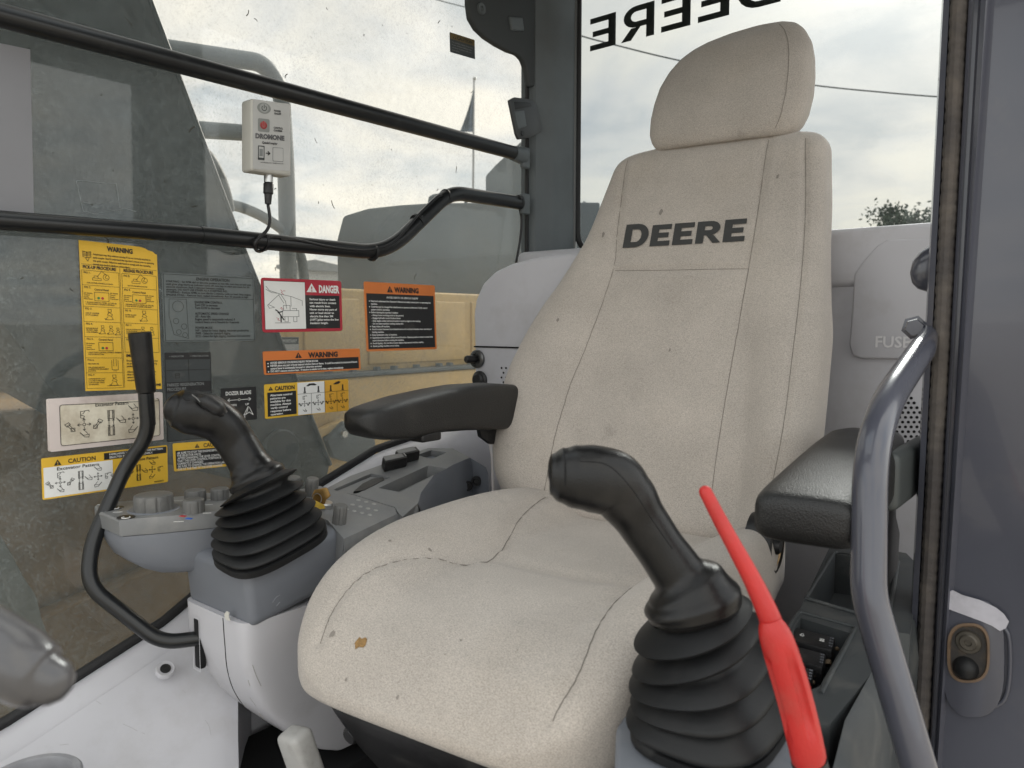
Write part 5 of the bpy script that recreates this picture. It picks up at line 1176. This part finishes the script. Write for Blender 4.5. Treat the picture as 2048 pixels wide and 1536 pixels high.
# pale reflection at the window's front end: mirrored brightness painted as a sheet
REFL_SHEET = mat('painted_reflection_grey', (.20, .20, .215), .35, var=.05)
f_ = prism('window_reflection', [onp(x, y, 'x', GX - .0005) for x, y in ((-60, 74), (60, 99), (68, 440), (-60, 436))], (-.0006, 0, 0), REFL_SHEET); tag(f_, 'pale grey reflection painted as a sheet on the window at the left edge', 'reflection')
# worn remains of a peeled label and dried tape
TAPE = mat('dried_tape', (.20, .22, .22), .5, var=.2, vscale=30)
s = Sheet('peeled_tape', 'wrinkled leftover of clear tape on the glass above the lower bar', (152, 362), (234, 366), (160, 425), None, 80, 60, 0, 'tape', group=None)
s.lines('tape_edges', [[(0, 0), (20, -1), (48, 2), (79, 1)], [(0, 0), (3, 30), (6, 58), (30, 62), (60, 55), (80, 57), (79, 40), (78, 1)], [(60, 55), (88, 50), (112, 56)], [(8, 40), (30, 44), (60, 36)]], TAPE, .6)

# dried bug and grass specks on the glass
rn = random.Random(11); V, F = [], []
for i in range(85):
    px, py = rn.uniform(20, 1000), rn.uniform(10, 900); c = onp(px, py, 'x', GX); a = rn.uniform(0, 3.14); l_ = rn.choice([.0012, .0016, .002, .0035, .007]) * rn.uniform(.7, 1.3); w_ = rn.uniform(.0005, .0011); bend = rn.uniform(-.4, .4)
    p_ = c; n_ = 4
    for k in range(n_):
        q_ = p_ + Vector((0, math.cos(a), math.sin(a))) * (l_ / n_ * 2); t_ = Vector((0, -math.sin(a), math.cos(a))) * w_; b_ = len(V); V += [p_ - t_, p_ + t_, q_ + t_, q_ - t_]; F.append((b_, b_ + 1, b_ + 2, b_ + 3)); p_ = q_; a += bend
sk = obj('glass_specks', V, F, mat('dried_speck', (.05, .042, .032), .9), None, smooth=False); tag(sk, 'dried bug and grass specks scattered over the side window', 'specks'); sk['kind'] = 'stuff'
# mirrored name on the rear window, printed on the outside
Vt, Ft, wt = block_letters('JOHN DEERE', .98, .19, .20)
o_ = onp(1180, 103, 'y', -.4765); e_ = onp(1515, 25, 'y', -.4765)
five = block_letters('DEERE', .98, .19, .20)[2]; sxw = (o_.x - e_.x) / (five - .55); hz = .088
nm = obj('rear_window_lettering', [(o_.x - (wt - x) * sxw, -.4766, o_.z + y * hz) for x, y in Vt], Ft, mat('vinyl_olive_black', (.13, .135, .10), .5), None, smooth=False)
tag(nm, 'dark vinyl name lettering seen mirrored through the rear window', 'lettering')

# ------------------------------------------------------------------ remote box hanging on the upper bar
BOXM = mat('remote_case_grey', (.50, .49, .45), .5, bump=.1, bscale=500, var=.04, dirt=(.3, .28, .25), dscale=14, damt=.3)
xb = .606
rb = thing('coupler_remote', 'pale grey quick coupler remote with red power button and cable', 'remote control', onp(535, 280, 'x', xb))
tl, tr, bl2, br = onp(503, 193, 'x', xb), onp(583, 206, 'x', xb), onp(503, 341, 'x', xb), onp(583, 353, 'x', xb)
case = prism('case', [onp(x, y, 'x', xb) for x, y in ((503, 196), (583, 207), (583, 353), (503, 341))], (.035, 0, 0), BOXM, rb, .005, 3)
s = Sheet('label_sheet', '', (506, 199), (580, 209), (506, 338), P_LGREY, 74, 124, 3, plane=lambda x, y: onp(x, y, 'x', xb - .0002), thick=.0004)
tmp = s.root; s.sheet.name = 'face_label'; s.sheet.parent = case; s.sheet.location = (0, 0, 0); bpy.data.objects.remove(tmp)
def rpoly(cx, cy, rx, ry, n=20): return [(cx + rx * math.cos(a), cy + ry * math.sin(a)) for a in [2 * math.pi * k / n for k in range(n)]]
s.poly('power_key', rpoly(21, 13, 13.5, 10), flat('key_grey', (.23, .24, .23))); s.poly('power_key_inner', rpoly(21, 13, 9, 8.6), flat('key_grey2', (.33, .34, .33)), 2)
s.lines('power_symbol', [[(21 + 4.6 * math.sin(a), 13 - 4.6 * math.cos(a)) for a in [.6 + k * .4 for k in range(13)]], [(21, 7), (21, 13)]], P_DARK, 1.2, 3)
s.rect('confirm_key', 9, 32, 32, 56, flat('key_grey', (.23, .24, .23)), 1, 3); s.poly('confirm_red', rpoly(20, 44, 7.2, 7.2), flat('key_red', (.36, .10, .09)), 2)
s.lines('confirm_symbol', [[(20 + 5 * math.sin(a), 44.5 - 5 * math.cos(a)) for a in [.6 + k * .4 for k in range(13)]], [(20, 37), (20, 44)]], P_RED, 1.4, 3)
s.text('key_name', 41, 17, 3.3, ['POWER', 'ON/OFF'], P_BLACK, w=14, off=.02); s.text('key_name', 40, 48, 3.3, ['CONTROL', 'CONFIRM'], P_BLACK, w=19, off=.02)
s.text('maker_name', 4, 68, 8, 'DROMONE', flat('maker_grey', (.10, .10, .105)), w=58, off=.045); s.text('product_name', 17, 77, 4, 'QuickCoupler', P_BLACK, w=31, off=.015)
s.frame('phone_outline', 10, 82, 21, 106, P_DARK, 1.6); s.lines('phone_base', [[(10, 104), (21, 104)]], P_DARK, 2); s.rect('phone_screen', 12.4, 87, 18.6, 100, P_GREY)
s.lines('arrow', [[(25, 94), (31, 94)], [(29, 91), (32.5, 94), (29, 97)]], P_BLACK, 1.8); s.rect('code_panel', 38, 82, 60, 108, P_GREY, 1, 2); s.rect('code_panel_inner', 39, 83, 59, 107, P_LGREY, 2, 2)
s.text('web_line', 14, 112, 1.9, 'www.dromone.com / info@dromone.com', P_BLACK, w=46)
c0 = onp(537, 347, 'x', xb + .018); c1 = onp(537, 365, 'x', xb + .018); c2 = onp(536, 408, 'x', xb + .018)
tube('connector_nut', [c0, c1], .0085, STEEL, rb, 12); v, f = tube_geo([c1, c1.lerp(c2, .08), c1.lerp(c2, .5), c1.lerp(c2, .55), c2], [.007, .0095, .0095, .0075, .006], 14); obj('connector_plug', v, f, BLK, rb)
tube('cable', smooth_path([c2, onp(540, 440, 'x', .612), onp(534, 460, 'x', .604), onp(516, 478, 'x', .600), onp(509, 492, 'x', .605), onp(515, 502, 'x', .62), onp(527, 500, 'x', .634), onp(535, 490, 'x', .640), onp(528, 475, 'x', .632), onp(540, 474, 'x', .614), onp(565, 475, 'x', .61), onp(600, 481, 'x', .61), onp(620, 489, 'x', .613)], 6), .0032, BLK, rb, 8)
# ------------------------------------------------------------------ outside: the machine's own boom, deck and rails, then the far background
BOOM = mat('boom_black_paint', (.028, .034, .033), .45, var=.2, vscale=3, dirt=(.12, .115, .10), dscale=5, damt=.5, dlo=.5, dhi=.8)
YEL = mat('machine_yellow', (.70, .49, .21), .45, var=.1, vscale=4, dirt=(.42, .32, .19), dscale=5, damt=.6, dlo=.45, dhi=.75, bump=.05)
YEL_SHADED = mat('machine_yellow_shaded_grimy', (.26, .165, .07), .6, var=.15, vscale=3, dirt=(.12, .10, .07), dscale=4, damt=.7, dlo=.42, dhi=.7)  # yellow darkened for the boom's shade, with grime patches over it
HOOD = mat('hood_grey', (.13, .145, .155), .55, var=.1, vscale=3, dirt=(.22, .22, .21), dscale=4, damt=.4)
bx_ = 1.10
boom = thing('excavator_boom', 'black boom of the machine rising just outside the side window', 'boom', (1.3, .2, .5))
bp = [(.036, .593), (.302, 1.208), (.512, 1.729), (.95, 2.8), (1.95, 2.9), (1.3, 1.62), (1.0, 1.19), (.842, 1.005), (.748, .847), (.55, .703), (.30, .585), (.06, .50)]
prism('side_plate', [(bx_, y, z) for y, z in bp], (.38, 0, 0), BOOM, boom, .006)
V, F = [], []
tube('weld_flange', [(bx_ - .002, y, z) for y, z in bp[:4]], .006, BOOM, boom, 8)
ho = smooth_path([onp(x, y, 'x', 1.16) for x, y in ((392, 288), (418, 318), (440, 360), (455, 400), (462, 424))]); tube('hose_guard', ho, [.012, .018, .018, .014, .010], mat('hose_guard_grey', (.2, .21, .21), .5), boom, 12)
disc('pivot_boss', (bx_, .20, .66), (-1, 0, 0), [(0, .012), (.05, .012), (.055, .008), (.055, 0)], BOOM, boom, 24)
# upper deck: yellow tank housing in two steps, grey hood on top
deck = thing('engine_deck', 'yellow machine deck with stepped housings beyond the boom', 'machine body', (1.8, -1, -.3))
rbox('tank_housing', (1.93, -1.25, .96), (.86, 2.3, .32), YEL, deck, .012)
low_ = rbox('lower_housing', (1.92, -1.15, .26), (.98, 2.3, 1.10), YEL, deck, .012)
rbox('deck_ledge', (1.465, -1.15, .819), (.085, 2.26, .014), HOOD, low_, .003)
for i in range(9):
    disc('deck_bolt', (1.47, -.25 - i * (.10 + .004 * (i % 3)), .825), (0, 0, 1), [(0, .014), (.014, .014), (.016, .0)], HOOD, low_, 6)
for i, (y0, y1) in enumerate(((-.16, -.42), (-.44, -.98), (-1.0, -1.7))):
    rbox('access_panel', (1.498, (y0 + y1) / 2, .965), (.012, abs(y1 - y0) - .02, .24), YEL, deck, .006)
hd = thing('engine_hood', 'grey engine hood with chamfered front behind the kinked bar', 'hood', (1.9, -.9, 1.12))
hpz = [onp(x, y, 'x', 1.75) for x, y in ((675, 590), (673, 480), (686, 431), (735, 416), (800, 409), (865, 405), (1060, 404), (1200, 404), (1200, 590))]
prism('hood_shell', hpz, (.6, -.75, 0), HOOD, hd, .012)
hpz = [onp(x, y, 'x', 1.9) for x, y in ((971, 420), (971, 351), (990, 330), (1042, 282), (1110, 270), (1110, 420))]
prism('exhaust_cowl', hpz, (.4, -.6, 0), HOOD, hd, .01)
mr = thing('side_mirror', 'small round mirror standing above the grey hood', 'mirror', onp(930, 408, 'x', 1.85))
prism('mirror_head', [onp(x, y, 'x', 1.85) for x, y in ((864, 404), (866, 392), (874, 387), (905, 387), (910, 404))], (.03, 0, 0), HOOD, mr, .004); tube('mirror_arm', [onp(932, 380, 'x', 1.85), onp(932, 412, 'x', 1.85)], .008, HOOD, mr, 8)
# rails of the walkway
RAIL = mat('rail_grey', (.16, .18, .19), .5, var=.1)
rr_ = thing('walkway_handrail', 'grey tubular handrail with rounded corner beyond the boom', 'handrail', (1.7, -.25, 1.1))
def R7(x, y): return onp(x, y, 'x', 1.7)
tube('top_rail', fillet([R7(250, 88), R7(345, 100), R7(528, 126), R7(562, 178), R7(572, 330), R7(578, 640)], [0, .02, .17, .10, .1, 0], 10), .030, RAIL, rr_, 16)
tube('mid_rail', [R7(380, 258), R7(566, 271)], .027, RAIL, rr_, 14)
hz_ = tube('deck_hose', smooth_path([R7(440, 408), R7(480, 414), R7(530, 436), R7(575, 470), R7(602, 515), R7(610, 580)]), .018, RAIL, None, 12); tag(hz_, 'thin curved hose arching behind the handrail post', 'hose')
# front right deck below the boom, whose shade is painted into the yellow
fd = thing('front_deck', 'grimy yellow front deck with painted-in shade and step seen below the boom', 'machine body', (1.8, 1, -.2))
rbox('deck_side', (1.90, .95, .20), (.86, 1.9, 1.16), YEL_SHADED, fd, .012)
rbox('step_box', (2.35, 1.05, .92), (.5, 1.5, .20), YEL, fd, .015)
rbox('ledge_rail', (1.52, 1.10, .86), (.06, 1.6, .035), YEL, fd, .008)
tube('deck_conduit', [(1.455, .1, .36), (1.455, .9, .22), (1.455, 1.8, .20)], .016, YEL_SHADED, fd, 10)
pg = [onp(x, y, 'x', 1.3) for x, y in ((-60, 980), (-10, 1050), (25, 1110), (45, 1150), (72, 1190), (85, 1240), (104, 1290), (60, 1380), (-60, 1400))]
gp = prism('track_guard_plate', pg, (.05, 0, 0), mat('guard_plate_grey', (.22, .235, .22), .7, var=.15, dirt=(.12, .12, .1), dscale=8, damt=.5), None, .004); tag(gp, 'pale grey guard plate low outside the window at left', 'plate')
br_ = thing('deck_bracket', 'grey bolted bracket plate under a yellow brace beside the boom foot', 'bracket', onp(690, 880, 'x', 1.33))
prism('plate', [onp(x, y, 'x', 1.36) for x, y in ((655, 880), (690, 843), (745, 850), (752, 890), (700, 925), (668, 915))], (.05, 0, 0), HOOD, br_, .004)
disc('bolt', onp(686, 868, 'x', 1.355), (-1, 0, 0), [(0, .012), (.012, .012), (.014, 0)], STEEL, br_, 6)
prism('brace', [onp(x, y, 'x', 1.38) for x, y in ((630, 865), (690, 838), (697, 846), (645, 875), (668, 935), (655, 935))], (.03, 0, 0), YEL, br_, .003)
s = Sheet('deck_notice', 'small important notice plate on the yellow housing beside the boom', (556, 674), (597, 674), (556, 706), P_LGREY, 56, 44, 1, 'sign', plane=lambda x, y: onp(x, y, 'x', 1.488), thick=.002, group=None)
s.rect('head_band', 1, 1, 55, 20, P_DARK); s.text('heading', 4, 15, 8, 'IMPORTANT', P_LGREY, w=46, off=.02)

# far background
far = lambda px, py, d: at(px, py, d)
PALE = mat('far_pale_wall', (.55, .55, .53), .8, var=.05)
bd = thing('far_shed', 'low pale shed far behind the handrail', 'shed', far(640, 600, 60))
def facing(name, pts, d, m, parent, dep=6.): return prism(name, [far(x, y, d) for x, y in pts], (FWD.x * dep, FWD.y * dep, 0), m, parent)
facing('wall', ((560, 535), (705, 543), (705, 640), (560, 640)), 60, PALE, bd); facing('roof', ((552, 530), (630, 519), (712, 538), (712, 545), (552, 537)), 59.5, mat('far_roof', (.30, .31, .31), .7), bd)
pw = thing('far_gable', 'pale gabled roof peak far away left of the seat back', 'building', far(1165, 500, 50))
facing('gable', ((1120, 520), (1120, 440), (1150, 418), (1168, 408), (1200, 425), (1240, 448), (1240, 520)), 50, PALE, pw, 8); facing('gable_roof', ((1115, 444), (1168, 402), (1245, 446), (1245, 451), (1168, 408), (1115, 450)), 49.6, mat('far_roof', (.3, .31, .31)), pw, 9)
# flagpole with a limp flag
fpz = thing('flagpole', 'tall slim flagpole with a limp flag in the sky', 'flagpole', far(945, 650, 45))
tube('pole', [far(944, 660, 45), far(946, 400, 45), far(948, 160, 45)], [.075, .065, .05], mat('pole_grey', (.33, .33, .33), .5), fpz, 10)
bm = bmesh.new(); bmesh.ops.create_uvsphere(bm, u_segments=12, v_segments=8, radius=.11, matrix=Matrix.Translation(far(949, 157, 45))); bobj('finial', bm, STEEL, fpz)
V, F = [], []
for i in range(13):
    t = i / 12
    for j in range(9):
        u_ = j / 8; x = 947.5 - u_ * (2 + 26 * t ** 1.3); y = 178 + 86 * t + 3 * u_ * (1 - t); V.append(far(x, y, 45 + .5 * math.sin(u_ * 9 + t * 2) * u_))
for i in range(12):
    for j in range(8): F.append((i * 9 + j, i * 9 + j + 1, (i + 1) * 9 + j + 1, (i + 1) * 9 + j))
fl_ = obj('flag', V, F, mat('flag_cloth', (.12, .15, .2), .9, var=.4, vscale=4), fpz, ang=70)
# tree over the rear sill and a long power line
def tree(name, label, px, py0, rx, h, d, seed):
    rnd = random.Random(seed); base = far(px, py0, d); base.z = -1.15; top_ = far(px, 410, d).z
    t = thing(name, label, 'tree', base); BK = mat('bark_dark', (.06, .05, .04), .9); LF = mat('leaf_green', (.10, .125, .085), .8, var=.35, vscale=.6)
    gs = [tube_geo([base, base.lerp(Vector((base.x, base.y, top_)), .5), Vector((base.x, base.y, top_ - 1))], [.35, .25, .1], 8)]
    for i in range(9):
        a = rnd.random() * 6.3; p = base.lerp(Vector((base.x, base.y, top_)), .35 + .06 * i); gs.append(tube_geo([p, p + Vector((math.cos(a) * rx * .4, math.sin(a) * rx * .4, 1.2)), p + Vector((math.cos(a) * rx * .75, math.sin(a) * rx * .75, 1.6))], [.12, .08, .03], 6))
    v, f = join(gs); obj('trunk', v, f, BK, t); V, F = [], []
    H_ = top_ - base.z
    for c in range(46):
        a, q = rnd.random() * 6.3, rnd.random() ** .6; zz = base.z + H_ * (.45 + .52 * rnd.random()); k = 1 - abs((zz - base.z) / H_ - .68) * 1.7; cx, cy = base.x + math.cos(a) * rx * q * k, base.y + math.sin(a) * rx * q * k; cr_ = .5 + .7 * rnd.random()
        for _ in range(170):
            p = Vector((cx + rnd.gauss(0, cr_ * .6), cy + rnd.gauss(0, cr_ * .6), zz + rnd.gauss(0, cr_ * .45))); u_ = Vector((rnd.gauss(0, 1), rnd.gauss(0, 1), rnd.gauss(0, 1))).normalized(); w_ = u_.orthogonal().normalized(); s_ = .09 + .08 * rnd.random(); b = len(V)
            V += [p - u_ * s_, p + w_ * s_ * .5, p + u_ * s_, p - w_ * s_ * .5]; F.append((b, b + 1, b + 2, b + 3))
    obj('crown', V, F, LF, t, smooth=False)
tree('broadleaf_tree', 'leafy tree low in the rear window above the sill', 1822, 560, 3.4, 6, 48, 4)
WIRE = mat('wire_black', (.02, .02, .02), .6)
w_ = tube('power_line', smooth_path([far(x, y, 22) for x, y in ((1020, 22), (1150, 68), (1250, 95), (1345, 118), (1480, 146), (1625, 170), (1760, 184), (1885, 194), (2000, 198))], 5), .022, WIRE, None, 6); tag(w_, 'dark twisted power line sagging across the rear window', 'power line')
w_ = tube('power_line', smooth_path([far(x, y, 30) for x, y in ((700, -60), (800, -28), (870, -2), (930, 14), (1040, 40))], 5), .02, WIRE, None, 6); tag(w_, 'short thin power line at the top of the side window', 'power line')
SC.frame_set(1)
